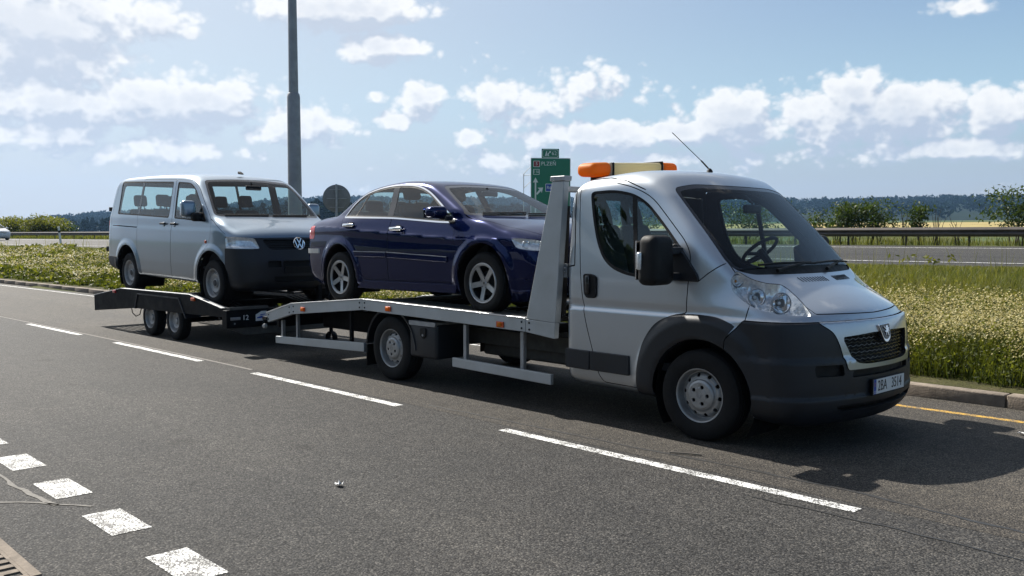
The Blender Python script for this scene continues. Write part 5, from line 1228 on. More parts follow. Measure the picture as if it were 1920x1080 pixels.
        tri_part('rear_side_window', split(sides(p1)[i], lambda V: V[:, 0] + 2.572)[0], f, S, M_GLASS, off=-.005, single=True); tri_part('window_divider', sides(dv)[i], f, S, M_GLOSSBLK, .012, off=-.003)
        tri_part('window_seal', sides(s1)[i], f, S, M_BLACK, .012, off=-.001)
        h = tri_part('headlight', sides(HL)[i], f, S, M_CLEAR, off=.004, single=True)
        V, Tt = sides(HL)[i]; g_ = grad(f, V); N_ = g_/np.linalg.norm(g_, axis=1)[:, None]; ed = np.clip(-sdpoly(hq(V), V[:, 2], hl)/.02, 0, 1)
        obj('reflector', mk_mesh('reflector', V - N_*(.004 + .04*ed[:, None]), Tt, M_REFL), h)
        for x, y, rr in ((.46, -.87, .05), (.62, -.74, .062)):
            b = MB(); b.lathe([(rr, .02), (rr*.95, .03), (rr*.7, .01), (rr*.3, -.012), (0, -.014)], 24); q = Vector((.8, s*.6, .05)).normalized().to_track_quat('Y', 'Z').to_matrix(); b.V = [tuple(q @ Vector(v) + Vector((x-.03, -s*y - s*.02, .93))) for v in b.V]; b.build('lamp_bowl', M_CHROME, h, True)
        b = MB(); V, F = rbox(.055, .018, .045, .008); b.add([(v[0]-.14, s*.956+v[1], v[2]+.925) for v in V], F); b.build('side_repeater', M_AMBERD, S, True)
        b = MB(); b.prism(rpoly([(-3.925,1.20),(-3.80,1.20),(-3.83,.82),(-3.955,.82)], .02, 3), s*.76, s*.885, 1); b.build('tail_light', M_RED, S, bevel=.01)
        b = MB(); b.box(-3.97, -3.91, *sorted((s*.80, s*.87)), 1.36, 1.43); b.build('tailgate_hinge', M_BLACK, S, bevel=.006)
        b = MB(); b.box(-3.99, -3.93, *sorted((s*.84, s*.92)), .66, .75); b.build('rear_lamp_bracket', M_BLACK, S, bevel=.006)
    b = MB(); b.box(.885, .905, -.27, .27, .50, .60); b.build('plate_holder', M_BLACK, S, bevel=.004)
    for (x, s) in ((0, -1), (0, 1), (-3.0, -1), (-3.0, 1)): wheel('steel', S, x, s*.82, .335, 0, .3*s + x)
    for x in (0, -3.0):
        b = MB(); b.tube([(x, -.75, .335), (x, .75, .335)], .045, 8); b.build('axle', M_FRAME, S)
    b = MB(); b.box(-3.7, .6, -.6, .6, .30, .34); b.build('underbody', M_FRAME, S)
    b = MB(); b.box(-3.8, .1, -.88, .88, .52, .56); b.build('cabin_floor', M_INT, S)
    b = MB(); b.prism([(.08,1.26),(-.08,1.30),(-.40,1.22),(-.46,1.05),(-.35,.6),(.08,.6)], -.82, .82, 1); b.build('dashboard', M_DASH, S, bevel=.03)
    steering_wheel(S, -.56, .42, 1.16, .20, R(38))
    for x, ys in ((-1.15, (-.42, .45)), (-2.15, (-.52, 0, .52)), (-3.1, (-.5, .0, .5))):
        for y in ys: seat(S, x, y, .78, .46, .58)
    b = MB(); V, F = rbox(.04, .26, .07, .018); b.add([(v[0]-.48, v[1], v[2]+1.74) for v in V], F); b.tube([(-.48, 0, 1.75), (-.56, 0, 1.83)], .01, 6); b.build('rear_view_mirror', M_BLACK, S, True)
    for y0, y1 in ((-.74, -.08), (-.02, .62)):
        b = MB(); b.tube([(fx(f, y0 + (y1-y0)*k/8, 1.318 + .01*k/8)+.014, y0 + (y1-y0)*k/8, 1.322 + .01*k/8) for k in range(9)], .010, 6); b.build('wiper', M_BLACK, S, True)
    b = MB(); b.prism([(-.92,1.965),(-.82,1.955),(-.86,1.985),(-.93,2.01)], -.03, .03, 1); b.build('antenna_base', M_BLACK, S, bevel=.008)
    return S
van = build_van()
# ---------------------------------------------------------------- black car trailer under the van
def build_trailer():
    T = thing('car_trailer', 'low black twin axle car trailer hitched behind the tow truck', 'trailer', (-9.88, -.06, 0), (0, 0, R(1.1)))
    TOP = [(-2.75,.530),(-1.54,.697),(1.01,.712),(2.02,.567)]; BOT = [(-2.74,.266),(-.98,.406),(1.0,.43),(2.02,.450)]
    tz = lambda x: float(np.interp(x, [p[0] for p in TOP], [p[1] for p in TOP]))
    for s in (-1, 1):
        b = MB(); b.prism(TOP + BOT[::-1], s*1.03, s*1.09, 1); sf = b.build('side_frame', M_FRAME, T, bevel=.004)
        for (xa, za), (xb, zb) in zip(TOP[:-1], TOP[1:]):
            b = MB(); b.prism([(xa, za), (xb, zb), (xb, zb+.012), (xa, za+.012)], s*1.01, s*1.10, 1); b.build('edge_strip', M_STEEL, sf, bevel=.003)
        # wheel tracks of lengthwise bars
        for k in range(6):
            y = s*(.50 + k*.095)
            for (xa, za), (xb, zb) in zip(TOP[:-1], TOP[1:]):
                b = MB(); b.prism([(xa, za-.085), (xb, zb-.085), (xb, zb-.115), (xa, za-.115)], y-.022, y+.022, 1); b.build('track_bar', M_FRAME, T)
        b = MB(); b.prism([(-.98,.40),(-.86,.655),(.66,.655),(.90,.36),(.87,.36),(.645,.635),(-.845,.635),(-.955,.40)], s*.86, s*1.105, 1); b.build('mudguard', M_PLASTIC, T, bevel=.004)
        for x, z, m in ((-1.80, .640, M_RED), (1.14, .655, M_AMBERD)):
            b = MB(); V, F = rbox(.11, .03, .05, .01); b.add([(v[0]+x, v[1]+s*1.10, v[2]+z) for v in V], F); b.build('marker_light', m, T, True)
        for x in (-.46, .42): wheel('trailer', T, x, s*.99, .288, 0, x)
    for x in (-.46, .42):
        b = MB(); b.tube([(x, -.9, .288), (x, .9, .288)], .04, 8); b.build('axle', M_FRAME, T)
    for x in (-2.6, -1.7, -.95, 0, .95, 1.8):
        z = tz(x) - .118; b = MB(); b.box(x-.03, x+.03, -1.03, 1.03, z-.08, z); b.build('cross_member', M_FRAME, T)
    for s in (-1, 1):
        b = MB(); b.box(-2.2, 2.0, *sorted((s*.40, s*.46)), .34, .44); b.build('long_beam', M_FRAME, T)
    # front beam with reflector, number and sticker
    b = MB(); b.box(2.02, 2.16, -1.10, 1.10, .30, .55); fb = b.build('front_beam', M_FRAME, T, bevel=.008)
    b = MB(); b.prism([(-1.06,.30),(1.06,.30),(.85,.19),(-.80,.19)], 2.05, 2.13, 0); b.build('front_skirt', M_CHASSIS, fb, bevel=.006)
    b = MB(); b.box(2.03, 2.15, -1.05, -.45, .55, .585); b.build('front_step', M_CHASSIS, fb, bevel=.004)
    b = MB(); V, F = rbox(.012, .15, .042, .005); b.add([(v[0]+2.165, v[1]-.97, v[2]+.43) for v in V], F); b.build('reflector', M_STEEL, fb, True)
    text_mesh('number_text', '12', .10, M_WHITE, fb, (2.1615, -.815, .435), (R(90), 0, R(90)), .001)
    b = MB(); b.prism([(-.66,.38),(-.49,.38),(-.49,.515),(-.57,.515),(-.66,.47)], 2.161, 2.163, 0); st = b.build('sticker', M_WHITE, fb)
    b = MB(); b.prism([(-.64,.415),(-.51,.42),(-.51,.44),(-.57,.45),(-.64,.43)], 2.1632, 2.1642, 0); b.build('sticker_print', M_EUBLUE, st)
    b = MB(); b.prism([(-.60,.455),(-.515,.465),(-.515,.475),(-.58,.472)], 2.1632, 2.1642, 0); b.build('sticker_print', M_EUBLUE, st)
    for y in (-.98, -.45, .1): b = MB(); b.lathe([(0, 2.168), (.012, 2.166), (.014, 2.16)], 8, 0, (0, y, .36)); b.build('bolt', M_STEEL, fb)
    # drawbar to the hitch
    for s in (-1, 1):
        b = MB(); b.tube([(2.1, s*.55, .38), (2.95, s*.03, .46)], .045, 4); b.build('drawbar', M_FRAME, T)
    b = MB(); V, F = rbox(.22, .10, .10, .03); b.add([(v[0]+3.02, v[1]+.06, v[2]+.50) for v in V], F); b.build('coupling', M_STEEL, T, True)
    # winch post and jockey wheel
    b = MB(); b.box(2.2, 2.27, .30, .37, .40, 1.02); b.build('winch_post', M_FRAME, T, bevel=.004)
    b = MB(); b.tube([(2.6, .30, .16), (2.6, .30, .85)], .028, 10); b.lathe([(.09, .26), (.10, .28), (.10, .33), (.09, .35)], 20, 1, (2.6, 0, .10), True); b.build('jockey_wheel', M_FRAME, T, True)
    # hanging cable loop at the rear, tail lamps
    b = MB(); b.tube([(-1.40, -.98, .40), (-1.36, -.98, .30), (-1.22, -.98, .25), (-1.06, -.98, .29), (-.99, -.98, .40)], .008, 6); b.build('cable', M_BLACK, T, True)
    for s in (-1, 1):
        b = MB(); b.box(-2.78, -2.745, *sorted((s*.78, s*1.04)), .36, .48); b.build('tail_light', M_RED, T, bevel=.008)
    b = MB(); b.box(-2.745, -2.68, -1.03, 1.03, .30, .50); b.build('rear_beam', M_FRAME, T, bevel=.006)
    return T
trailer = build_trailer()
# ---------------------------------------------------------------- roadside furniture
def bear(az, d): return (4.05 + d*math.sin(R(az)), -6.83 + d*math.cos(R(az)))
def gz(x, y): return float(ground_z(np.array([x]), np.array([y]))[0])
# guardrail along the far side of the highway
def build_guardrail():
    G = thing('guardrail', 'long weathered steel guardrail along the far side of the highway', 'guardrail', (*hw(0, 9.7), 0), (0, 0, HW_A))
    w = [(0, .0), (-.012, .02), (-.065, .055), (-.080, .085), (-.065, .115), (-.02, .140), (-.012, .155), (-.02, .170), (-.065, .195), (-.080, .225), (-.065, .255), (-.012, .29), (0, .31)]
    b = MB(); ln = 4.0; V = []; n = len(w)
    for x in (-.06, ln): V += [(x, y - (.006 if x < 0 else 0), z) for y, z in w]
    V += [(x, y + .004, z) for x, y, z in V]; F = []
    for q in range(n-1): F += [[q, q+1, n+q+1, n+q], [2*n+q, 3*n+q, 3*n+q+1, 2*n+q+1]]
    b.add(V, F); me = None
    pm = MB(); pm.prism([(-.03,.06),(.03,.06),(.03,.0),(.025,.0),(.025,.055),(-.025,.055),(-.025,.0),(-.03,.0)], -.6, .58, 2); pmm = None
    z0 = gz(*hw(0, 9.7)) + .30
    for k in range(-38, 12):
        if me is None: o = b.build('rail_beam', M_GALV, G, True, loc=(k*ln, 0, z0)); me = o.data
        else: obj('rail_beam', me, G, (k*ln, 0, z0))
        for h in (0, 2.0):
            if pmm is None: o = pm.build('rail_post', M_GALV, G, loc=(k*ln + h, .01, z0 - .27)); pmm = o.data
            else: obj('rail_post', pmm, G, (k*ln + h, .01, z0 - .27))
    return G
build_guardrail()
# lamp column with stepped shaft
x, y = bear(-59.95, 19.6); z = gz(x, y)
L_ = thing('street_lamp', 'tall grey stepped lamp column rising behind the silver van', 'lamp post', (x, y, z - .02))
b = MB(); b.lathe([(.25, 0), (.25, .03), (.152, .05), (.143, 2.0), (.133, 4.47 - z), (.124, 4.53 - z), (.096, 4.57 - z)], 28, 2); b.build('lower_shaft', M_POLE, L_, True)
b = MB(); b.lathe([(.100, 4.5 - z), (.072, 8.9), (.06, 9.3)], 24, 2); b.tube([(0, 0, 9.25), (.1, -.25, 9.6), (.35, -.9, 9.75), (.5, -1.4, 9.78)], .04, 10); b.build('upper_shaft', M_POLE, L_, True)
b = MB(); V, F = rbox(.28, .75, .16, .06); b.add([(v[0]+.52, v[1]-1.7, v[2]+9.78) for v in V], F); b.build('lamp_head', M_POLE, L_, True)
b = MB(); b.box(-.05, .05, -.125, -.10, .6, 1.0); b.build('access_door', M_POLE, L_, bevel=.005)
# back of a round road sign
x, y = bear(-57.45, 25.2); z = gz(x, y)
S_ = thing('round_sign', 'round grey road sign seen from behind between the van and the sedan', 'road sign', (x, y, z - .05), (0, 0, R(57.45 - 4)))
zc = 2.63 - z; rr = .365
b = MB(); b.lathe([(0, 0), (rr, 0), (rr, .012), (rr+.012, .016), (rr+.012, -.008), (rr, -.012), (0, -.006)], 48, 1, (0, .02, zc)); b.build('sign_disc', M_SIGNBACK, S_, True)
b = MB(); b.tube([(0, -.05, -.1), (0, -.05, zc + rr + .02)], .032, 12); b.build('sign_post', M_STEEL, S_, True)
for dz, wd in ((.24, .19), (.0, .27), (-.24, .19)):
    b = MB(); b.box(-wd, wd, -.012, .012, zc + dz - .012, zc + dz + .012); b.build('clamp_rail', M_STEEL, S_, bevel=.003)
# green motorway sign
x, y = bear(-44.12, 62.); z = gz(x, y)
D_ = thing('motorway_sign', 'large green motorway direction sign with exit number tab behind the tow truck', 'road sign', (x, y, z), (0, 0, R(44.1 + 9)))
hw_, top, bot = 1.37, 6.80 - z, 2.6 - z      # sign faces -y in its own frame
def plate(name, x0, x1, z0, z1, yy, m, r=.08, par=None):
    b = MB(); b.prism(rpoly([(x0, z0), (x1, z0), (x1, z1), (x0, z1)], r, 4), yy, yy + .02, 1); return b.build(name, m, par or D_)
plate('sign_border', -hw_, hw_, bot, top, 0, M_SIGNWHITE); pan = plate('sign_panel', -hw_+.045, hw_-.045, bot+.045, top-.045, -.012, M_SIGNGREEN)
plate('tab_backing', -.62, .58, top, top+.62, .004, M_SIGNGREEN, .04); plate('tab_border', -.57, .53, top+.03, top+.57, -.004, M_SIGNWHITE, .12); tab = plate('exit_tab', -.535, .495, top+.065, top+.535, -.016, M_SIGNGREEN, .10)
FR = (R(90), 0, 0)
text_mesh('exit_number', '62', .36, M_SIGNWHITE, tab, (.24, -.018, top+.30), FR, .003)
b = MB(); b.prism([(-.40,.13),(-.30,.46),(-.25,.46),(-.27,.13)], -.022, -.017, 1); b.prism([(-.22,.13),(-.235,.27),(-.09,.40),(-.13,.44),(.02,.47),(.0,.32),(-.045,.365),(-.15,.25),(-.11,.13)], -.022, -.017, 1); b.V = [(v[0], v[1], v[2]+top) for v in b.V]; b.build('exit_symbol', M_SIGNWHITE, tab)
q = plate('route_frame', -1.19, -.74, top-.62, top-.20, -.016, M_SIGNWHITE, .05); plate('route_shield', -1.155, -.775, top-.585, top-.235, -.022, M_SIGNRED, .04, q)
text_mesh('route_number', '5', .30, M_SIGNWHITE, q, (-.965, -.026, top-.41), FR, .003)
text_mesh('town_name', 'PLZEŇ', .36, M_SIGNWHITE, pan, (-.14, -.018, top-.40), FR, .003)
q = plate('route_frame', -1.20, -.76, top-1.14, top-.76, -.016, M_SIGNWHITE, .05); plate('route_shield', -1.165, -.795, top-1.105, top-.795, -.022, M_SIGNGREEN, .04, q)
text_mesh('route_number', 'E 50', .235, M_SIGNWHITE, q, (-.98, -.026, top-.95), FR, .003)
b = MB(); b.prism([(-1.09,bot+.5),(-.99,bot+.5),(-.99,top-1.66),(-.86,top-1.66),(-1.04,top-1.32),(-1.22,top-1.66),(-1.09,top-1.66)], -.022, -.013, 1); b.build('straight_arrow', M_SIGNWHITE, pan)
b = MB(); b.prism([(-.99,top-2.42),(-.93,top-2.50),(-.66,top-2.24),(-.61,top-2.38),(-.52,top-2.0),(-.90,top-2.02),(-.77,top-2.12)], -.022, -.013, 1); b.build('exit_arrow', M_SIGNWHITE, pan)
q = plate('route_frame', -.36, .14, top-2.28, top-1.74, -.016, M_SIGNWHITE, .04); plate('route_shield', -.325, .105, top-2.245, top-1.775, -.022, M_SIGNBLUE, .03, q); text_mesh('route_number', 'R6', .30, M_SIGNWHITE, q, (-.11, -.026, top-2.01), FR, .003)
for xx in (-.8, .8):
    b = MB(); b.box(xx-.06, xx+.06, .06, .22, -.6, top-.1); b.build('sign_leg', M_STEEL, D_)
b = MB(); b.tube([(-1.78, .5, 1.2), (-1.78, .5, top-1.05)], .025, 6); b.tube([(-1.78, .5, top-1.05), (-1.3, .1, top-.55)], .018, 6); b.tube([(-1.78, .5, top-1.15), (-1.3, .1, top-1.15)], .018, 6); b.tube([(-1.75, .5, top-2.0), (-1.3, .1, top-1.55)], .018, 6); b.build('side_ladder', M_STEEL, D_)
# white delineator post, leaning a little
x, y = bear(-72.95, 58.5); z = gz(x, y)
P_ = thing('delineator_post', 'white roadside delineator post leaning beside the highway at left', 'marker post', (x, y, z - .1), (R(2), R(-5), R(70)))
b = MB(); b.prism([(-.06,-.05),(.06,-.05),(.045,.05),(-.045,.05)], 0, .90, 2); b.build('post_body', M_WHITE, P_, bevel=.006); b = MB(); b.prism([(-.062,-.052),(.062,-.052),(.047,.052),(-.047,.052)], .90, 1.02, 2); b.build('black_band', M_BLACK, P_); b = MB(); b.prism([(-.06,-.05),(.06,-.05),(.045,.05),(-.045,.05)], 1.02, 1.24, 2); b.build('post_head', M_WHITE, P_, bevel=.006)
# drain grate in the near edge, scraps on the road
def build_grate():
    g = thing('drain_grate', 'cast iron drain grate set in the asphalt at the lower left', 'drain grate', (-1.10, -5.82, 0), (0, 0, R(0)))
    b = MB(); b.box(-.62, .62, .205, .255, -.05, .012); b.box(-.62, .62, -.255, -.205, -.05, .012); b.box(-.62, -.57, -.205, .205, -.05, .012); b.box(.57, .62, -.205, .205, -.05, .012); b.build('grate_frame', M_KERB, g, bevel=.004)
    b = MB(); b.box(-.57, .57, -.205, .205, -.06, -.045); b.build('drain_pit', M_HOLE, g)
    me = None
    for i in range(5):
        y = -.205 + i*.1025; b = MB(); b.box(-.57, .57, y-.016, y+.016, -.03, .010); b.build('grate_bar', M_KERB, g)
    for i in range(1, 13):
        x = -.57 + i*1.14/13; b = MB(); b.box(x-.022, x+.022, -.205, .205, -.03, .0085); b.build('grate_bar', M_KERB, g)
    return g
build_grate()
def scrap(name, label, x, y, s, seed, cat='litter', m=M_PAPER):
    r = random.Random(seed); V = []; F = []
    n = 5
    for i in range(n):
        for j in range(n): V.append((x + (i-2)*s*.3 + r.uniform(-.1, .1)*s, y + (j-2)*s*.22 + r.uniform(-.1, .1)*s, .012 + abs(r.gauss(0, .35))*s*(.4 + (i in (0, n-1))*.6)))
    for i in range(n-1):
        for j in range(n-1): a = i*n+j; F.append([a, a+n, a+n+1, a+1])
    o = obj(name, mk_mesh(name, V, F, m, smooth=False)); md = o.modifiers.new('t', 'SOLIDIFY'); md.thickness = .0015; return tag(o, label, cat)
scrap('paper_scrap', 'small crumpled white paper scrap lying alone on the open asphalt', -.83, -3.72, .045, 1); scrap('paper_scrap', 'white scrap on the road under the tow truck front bumper', -.10, .05, .09, 2)
scrap('paper_scrap', 'tiny white scrap in the shadow ahead of the truck', 1.95, .25, .03, 3); scrap('paper_scrap', 'thin white sliver in the truck shadow near the yellow line', 1.66, 1.05, .05, 4)
b = MB(); b.tube([(.10, -1.50, .012), (.20, -1.44, .013), (.30, -1.39, .011)], .007, 6); tag(b.build('stick', M_WOOD, smooth=True), 'short grey stick lying along the bitumen seam beside the front wheel', 'stick')
# far white car on the highway
def copy_tree(o, parent=None, swap=None):
    c = o.copy(); COL.objects.link(c); c.parent = parent
    if swap and c.type == 'MESH':
        for i, sl in enumerate(c.material_slots):
            nm = sl.material.name if sl.material else ''
            if nm in swap: sl.link = 'OBJECT'; sl.material = swap[nm]
    for ch in [q for q in o.children]: copy_tree(ch, c, swap)
    return c
fc = copy_tree(sedan, None, {M_BLUE.name: M_CARWHITE}); x, y = hw(-77.4, 5.6); fc.location = (x, y, gz(x, y) + .006); fc.rotation_euler = (0, 0, HW_A); fc.scale = (1, 1, 1)
tag(fc, 'white car on the far highway cut by the left edge', 'car')
# ---------------------------------------------------------------- vegetation
RS = np.random.RandomState(11)
def tone_mesh(name, V, T, tone, mat, parent=None, kind=None, normals=None):
    me = mk_mesh(name, V, T, mat, smooth=True, normals=normals); a = me.attributes.new('tone', 'FLOAT', 'POINT'); a.data.foreach_set('value', np.asarray(tone, np.float32)); return obj(name, me, parent, kind=kind)
def blades(P, h, w, lean, tone, rs=RS):
    """bent two-segment blades rooted at P"""
    n = len(P); a = rs.uniform(0, 2*np.pi, n); d = np.stack([np.cos(a), np.sin(a), np.zeros(n)], 1); b = rs.uniform(0, 2*np.pi, n); s = np.stack([np.cos(b), np.sin(b), np.zeros(n)], 1)*w[:, None]*.5
    up = np.array([0, 0, 1.]); m = P + up*(h*.55)[:, None] + d*(lean*h*.35)[:, None]; t = P + up*(h*(1 - .25*lean))[:, None] + d*(lean*h)[:, None]
    V = np.stack([P - s, P + s, m - s*.8, m + s*.8, t], 1).reshape(-1, 3); o = np.arange(n)[:, None]*5
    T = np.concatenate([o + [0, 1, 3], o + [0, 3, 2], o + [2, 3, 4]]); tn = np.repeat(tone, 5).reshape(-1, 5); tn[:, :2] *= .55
    return V, T, tn.ravel()
def discs(P, r, tilt, tone, rs=RS, k=5):
    n = len(P); a = np.arange(k)*2*np.pi/k; nx = rs.normal(0, tilt, n); ny = rs.normal(0, tilt, n)
    ring = np.stack([np.cos(a), np.sin(a)], 1); X = ring[None, :, 0]*r[:, None]; Y = ring[None, :, 1]*r[:, None]; Z = -(nx[:, None]*X + ny[:, None]*Y) - .25*r[:, None]
    V = np.concatenate([P[:, None, :], P[:, None, :] + np.stack([X, Y, Z], -1)], 1).reshape(-1, 3); o = np.arange(n)[:, None]*(k+1)
    T = np.concatenate([o + [0, 1 + i, 1 + (i+1) % k] for i in range(k)]); return V, T, np.repeat(tone, k+1)
def leaves(P, size, tone, rs=RS):
    n = len(P); u = rs.normal(size=(n, 3)); u /= np.linalg.norm(u, axis=1)[:, None]; v = rs.normal(size=(n, 3)); v -= (v*u).sum(1)[:, None]*u; v /= np.linalg.norm(v, axis=1)[:, None]
    a = u*size[:, None]; b = v*size[:, None]*.42
    V = np.stack([P - a, P + b - a*.1, P + a, P - b - a*.1], 1).reshape(-1, 3); o = np.arange(n)[:, None]*4
    return V, np.concatenate([o + [0, 1, 2], o + [0, 2, 3]]), np.repeat(tone, 4)
def merge(L):
    V = []; T = []; N = []; o = 0
    for v, t, n in L: V.append(v); T.append(t + o); N.append(n); o += len(v)
    return np.concatenate(V), np.concatenate(T), np.concatenate(N)
def scatter(n, k0, k1, a0=-86, a1=-4, dmax=75, power=1.0):
    """points on the verge, about evenly dense as seen from the lane"""
    out = []
    while sum(len(q) for q in out) < n:
        az = np.radians(RS.uniform(a0, a1, 4*n)); d = 7.5*np.power(dmax/7.5, RS.uniform(0, 1, 4*n)**power)
        x = 4 + d*np.sin(az); y = -6.8 + d*np.cos(az); k = y - ykerb(x) - .15; t, s = hw_ts(x, y)
        ok = (k > k0(x) if callable(k0) else k > k0) & (k < (k1(x) if callable(k1) else k1)) & (s < -1.35); out.append(np.stack([x[ok], y[ok]], 1))
    P = np.concatenate(out)[:n]; return np.column_stack([P, ground_z(P[:, 0], P[:, 1])])
dist = lambda P: np.hypot(P[:, 0] - 4, P[:, 1] + 6.8)
# 1. blossoming belt along the kerb
def belt():
    P = scatter(15000, lambda x: .30 + .12*np.sin(x*2.1) + .1*np.sin(x*5.3), lambda x: np.where(x > -6, 4.4, 6.2) + .8*np.sin(x*.7))
    k = P[:, 1] - ykerb(P[:, 0]) - .15; d = dist(P); edge = np.clip(k/.9, .28, 1)
    hh = (np.where(P[:, 0] > -7, .52, .42) + .10*smoothn(P[:, 0], P[:, 1], .9, 5))*edge*RS.uniform(.75, 1.15, len(P))
    sc = np.clip(d/11, 1, 4.5); L = []
    for q in range(5):
        off = RS.normal(0, .055, (len(P), 3))*[1, 1, 0]*sc[:, None]**.5; L.append(blades(P + off, hh*RS.uniform(.6, 1.02, len(P)), .008*sc, RS.uniform(.08, .45, len(P)), np.clip(.35 + .25*smoothn(P[:, 0], P[:, 1], 1.3, 7) + RS.normal(0, .2, len(P)), 0, 1)))
    for q in range(7):
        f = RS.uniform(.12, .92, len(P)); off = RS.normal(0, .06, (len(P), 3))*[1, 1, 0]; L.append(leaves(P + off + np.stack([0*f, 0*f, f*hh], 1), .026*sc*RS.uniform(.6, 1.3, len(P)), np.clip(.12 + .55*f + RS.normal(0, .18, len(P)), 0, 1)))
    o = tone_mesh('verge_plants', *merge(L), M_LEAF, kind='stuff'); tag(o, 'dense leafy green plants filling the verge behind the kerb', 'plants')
    L = []
    pat = smoothn(P[:, 0], P[:, 1], .8, 9); keep = (k > .62 + .25*np.sin(P[:, 0]*3.1)) & (pat + RS.normal(0, .5, len(P)) > np.where(P[:, 0] > -6, -1.0, .1)); Q = P[keep]; hq = hh[keep]; s2 = sc[keep]
    for q in range(11):
        off = RS.normal(0, .09, (len(Q), 3))*[1, 1, 0]*s2[:, None]**.4; L.append(discs(Q + off + np.stack([0*hq, 0*hq, hq*RS.uniform(.80, 1.10, len(Q))], 1), .0080*s2**.8*RS.uniform(.6, 1.3, len(Q)), .5, RS.uniform(0, 1, len(Q))))
    o = tone_mesh('verge_blossoms', *merge(L), M_PETAL, kind='stuff'); tag(o, 'mass of small cream white blossoms on the verge plants', 'flowers')
belt()
# 2. taller rough grass up to the highway
def meadow():
    P = scatter(17000, lambda x: np.where(x > -6, 3.2, 4.6) + .6*np.sin(x*.9), 40., dmax=90); d = dist(P); sc = np.clip(d/13, 1, 6); L = []
    big = smoothn(P[:, 0], P[:, 1], .45, 21); low = np.clip((-1.0 - hw_ts(P[:, 0], P[:, 1])[1])/4.5, .18, 1)
    for q in range(5):
        off = RS.normal(0, .07, (len(P), 3))*[1, 1, 0]*sc[:, None]**.6; L.append(blades(P + off, low*(.30 + .10*big)*RS.uniform(.5, 1.25, len(P)), .007*sc, RS.uniform(.1, .6, len(P)), np.clip(.45 + .3*big + RS.normal(0, .22, len(P)), 0, 1)))
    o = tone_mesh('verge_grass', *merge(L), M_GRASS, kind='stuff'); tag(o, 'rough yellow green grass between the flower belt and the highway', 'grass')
    # seed stems standing above
    Q = P[RS.choice(len(P), 900, False)]; L = [blades(Q, RS.uniform(.40, .70, len(Q)), .006*np.clip(dist(Q)/13, 1, 5), RS.uniform(.05, .3, len(Q)), RS.uniform(.5, 1, len(Q)))]
    Q2 = P[(big > .35)]; Q2 = Q2[RS.choice(len(Q2), min(1500, len(Q2)), False)]
    for q in range(5): L.append(leaves(Q2 + np.column_stack([RS.normal(0, .1, (len(Q2), 2)), RS.uniform(.05, .26, len(Q2))]), .04*np.clip(dist(Q2)/13, 1, 4), RS.uniform(.2, .8, len(Q2))))
    o = tone_mesh('seed_stems', *merge(L), M_GRASS, kind='stuff'); tag(o, 'thin dry seed stems and weeds standing above the grass', 'grass')
    # strip under the guardrail
    t = RS.uniform(-150, 45, 9000); s = RS.uniform(9.1, 14, 9000); X, Y = hwf(t, s); P = np.column_stack([X, Y, ground_z(X, Y)]); L = []; sc = np.clip(dist(P)/13, 1, 7)
    for q in range(3): L.append(blades(P + RS.normal(0, .12, (len(P), 3))*[1, 1, 0], RS.uniform(.12, .42, len(P)), .008*sc, RS.uniform(.1, .5, len(P)), np.clip(.4 + .3*smoothn(X, Y, .5, 4) + RS.normal(0, .2, len(P)), 0, 1)))
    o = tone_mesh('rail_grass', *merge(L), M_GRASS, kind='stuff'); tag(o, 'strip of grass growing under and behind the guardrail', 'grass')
meadow()
# 3. bushes: each with stems and a crown of separate leaves
def bush(name, label, az, d, h, w, n, mat=None, bare=0., seed=0, group=None, leaf=.07, lift=.25, cat='bush'):
    rs = np.random.RandomState(seed); x, y = bear(az, d); z = gz(x, y); B = thing(name, label, cat, (x, y, z), group=group)
    st = MB(); tips = []; rr = random.Random(seed)
    for k in range(7 if n else 9):
        a = rr.uniform(0, 6.28); r = rr.uniform(.25, 1)*w*.5; p = [(rr.uniform(-.12, .12)*w, rr.uniform(-.12, .12)*w, -.1)]
        hh = h*rr.uniform(.62, .95)
        for q in range(1, 5): t = q/4; p.append((p[0][0] + math.cos(a)*r*t**1.4 + rr.uniform(-.03, .03), p[0][1] + math.sin(a)*r*t**1.4 + rr.uniform(-.03, .03), hh*t))
        st.tube(p, [.028*h/2, .022*h/2, .016*h/2, .011*h/2, .005], 5); tips += [p[2], p[3], p[4]]
    st.build('stems', M_BARK, B, True)
    if n:
        cl = [np.array(t) + rs.normal(0, .06*w, 3) for t in tips] + [np.array([rs.uniform(-.4, .4)*w, rs.uniform(-.4, .4)*w, h*rs.uniform(lift + .15, .97)]) for _ in range(10)]
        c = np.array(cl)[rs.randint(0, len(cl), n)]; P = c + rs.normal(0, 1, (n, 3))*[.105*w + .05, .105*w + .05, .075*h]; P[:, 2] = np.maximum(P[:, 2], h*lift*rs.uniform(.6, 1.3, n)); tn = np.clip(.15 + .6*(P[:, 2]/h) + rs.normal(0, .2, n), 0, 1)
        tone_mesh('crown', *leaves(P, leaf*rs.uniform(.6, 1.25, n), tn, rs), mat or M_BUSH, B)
    return B
GR = 'bushes behind the guardrail'
bush('bush', 'bush behind the guardrail seen through the truck windscreen', -32.2, 38.5, 1.55, 2.6, 1500, seed=1)
bush('bush', 'low bush just right of the truck windscreen pillar, leftmost past the cab', -28.0, 37, 1.2, .7, 350, seed=2)
bush('bush', 'rounded bush second right of the cab in the clump above the guardrail', -26.9, 36.5, 1.42, 1.2, 1000, seed=3)
bush('bush', 'tall bush in the middle of the clump above the guardrail', -25.9, 36.2, 1.58, 1.3, 1200, seed=4)
bush('bush', 'broad bush at the right end of the clump above the guardrail', -24.8, 36, 1.52, 1.35, 1200, seed=5)
bush('sapling', 'thin nearly bare sapling standing alone above the guardrail', -23.2, 35.6, 1.4, .5, 90, seed=6, leaf=.05, cat='sapling')
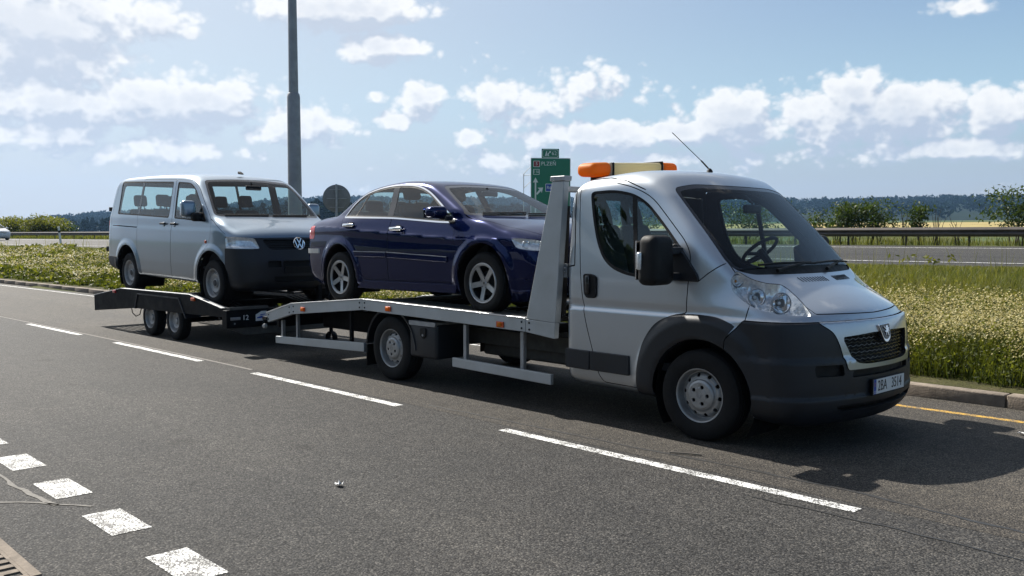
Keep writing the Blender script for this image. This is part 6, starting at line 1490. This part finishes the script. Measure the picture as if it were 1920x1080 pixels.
bush('bush', 'small dense dark bush beside the bare stems above the guardrail', -22.35, 35.4, 1.42, .75, 700, seed=7)
bush('bare_shrub', 'cluster of bare dark stems right of the small bush above the guardrail', -21.5, 35.3, 1.42, .9, 0, seed=8, cat='shrub')
bush('bare_shrub', 'shorter pair of bare stems farther right above the guardrail', -20.4, 35.2, 1.12, .6, 0, seed=9, cat='shrub')
bush('bush', 'large spreading bush cut by the right edge of the view', -17.3, 34.8, 1.85, 2.1, 1700, seed=10)
bush('bush', 'bush behind the guardrail visible through the cab side window', -38.5, 41, 1.2, 2.0, 700, seed=11)
for k in range(12):
    az = -77.4 + k*.42; nm = ['at the left edge', 'second from the left edge', 'third from the left edge', 'fourth from the left edge', 'fifth from the left edge', 'sixth from the left edge', 'seventh from the left edge', 'eighth from the left edge', 'ninth from the left edge', 'just left of the delineator post', 'behind the delineator post', 'darkest, at the right end'][k]
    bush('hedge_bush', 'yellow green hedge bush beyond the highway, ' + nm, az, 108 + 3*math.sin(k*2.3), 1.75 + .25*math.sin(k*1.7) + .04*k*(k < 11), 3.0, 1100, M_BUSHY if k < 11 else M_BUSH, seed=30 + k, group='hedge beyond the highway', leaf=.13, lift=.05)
# 4. woods: nearer wood at left and centre, forested ridge on the skyline
def wood(name, label, pts, hts, mat, seed, kind='stuff', per=70, conif=.35, wid=.30, lk_=.085):
    rs = np.random.RandomState(seed); L = []
    for (x, y), h in zip(pts, hts):
        z = gz(x, y); n = per; u = rs.uniform(0, 1, n)
        if rs.rand() < conif: r = wid*.62*h*(1 - u)**.8*np.sqrt(rs.uniform(.2, 1, n)); zz = h*(.12 + .88*u)
        else: r = wid*h*np.sqrt(np.clip(1 - (2*u - 1)**2, 0, 1))*np.sqrt(rs.uniform(.2, 1, n)); zz = h*(.18 + .75*u)
        a = rs.uniform(0, 6.28, n); P = np.stack([x + r*np.cos(a), y + r*np.sin(a), z + zz], 1)
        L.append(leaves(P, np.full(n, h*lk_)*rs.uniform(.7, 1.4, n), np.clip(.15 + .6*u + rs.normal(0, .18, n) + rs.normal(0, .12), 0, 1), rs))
    o = tone_mesh(name, *merge(L), mat, kind=kind); tag(o, label, 'forest'); return o
_pts = []; _h = []
for k in range(420):
    az = RS.uniform(-74.3, -44); d = 430 + RS.uniform(0, 160) + max(0, (-64 - az))*28; e = HILL(az) ; x, y = bear(az, d); z = gz(x, y)
    _pts.append((x, y)); _h.append(max(5, ((e*1.0)*d + 1.6 - z)*RS.uniform(.72, 1.08)))
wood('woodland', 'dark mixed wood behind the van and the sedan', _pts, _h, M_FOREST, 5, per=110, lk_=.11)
_pts = []; _h = []
for k in range(6400):
    az = RS.uniform(-82, 12); d = 960 + 1260*RS.uniform(0, 1)**.5; _pts.append(bear(az, d)); _h.append(RS.uniform(6, 11) if d > 1900 else RS.uniform(9, 15))
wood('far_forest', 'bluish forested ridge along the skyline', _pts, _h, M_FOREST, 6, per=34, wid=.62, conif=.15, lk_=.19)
# 5. belt of trees across the road behind the viewpoint (it shows in the windows and dark paint of the vehicles)
_pts = []; _h = []
for k in range(46):
    _pts.append((-62 + k*2.4 + RS.uniform(-1, 1), -30 - RS.uniform(0, 7) - 6*(k % 3 == 0))); _h.append(RS.uniform(6.5, 11))
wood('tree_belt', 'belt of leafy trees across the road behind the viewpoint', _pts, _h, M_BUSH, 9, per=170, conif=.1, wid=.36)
# ---------------------------------------------------------------- summer haze: thin even air over the whole landscape
def haze():
    b = MB(); b.box(-3300, 3300, -3300, 3300, -4, 190); m = bpy.data.materials.new('thin_summer_haze'); m.use_nodes = True; N = m.node_tree.nodes; N.clear()
    o = N.new('ShaderNodeOutputMaterial'); v = N.new('ShaderNodeVolumePrincipled'); v.inputs['Color'].default_value = (.34, .60, 1, 1); v.inputs['Density'].default_value = .0001; v.inputs['Anisotropy'].default_value = .2
    m.node_tree.links.new(v.outputs[0], o.inputs['Volume']); h = b.build('haze', m); h['kind'] = 'stuff'; tag(h, 'thin bluish summer haze over the far hills', 'haze')
haze()
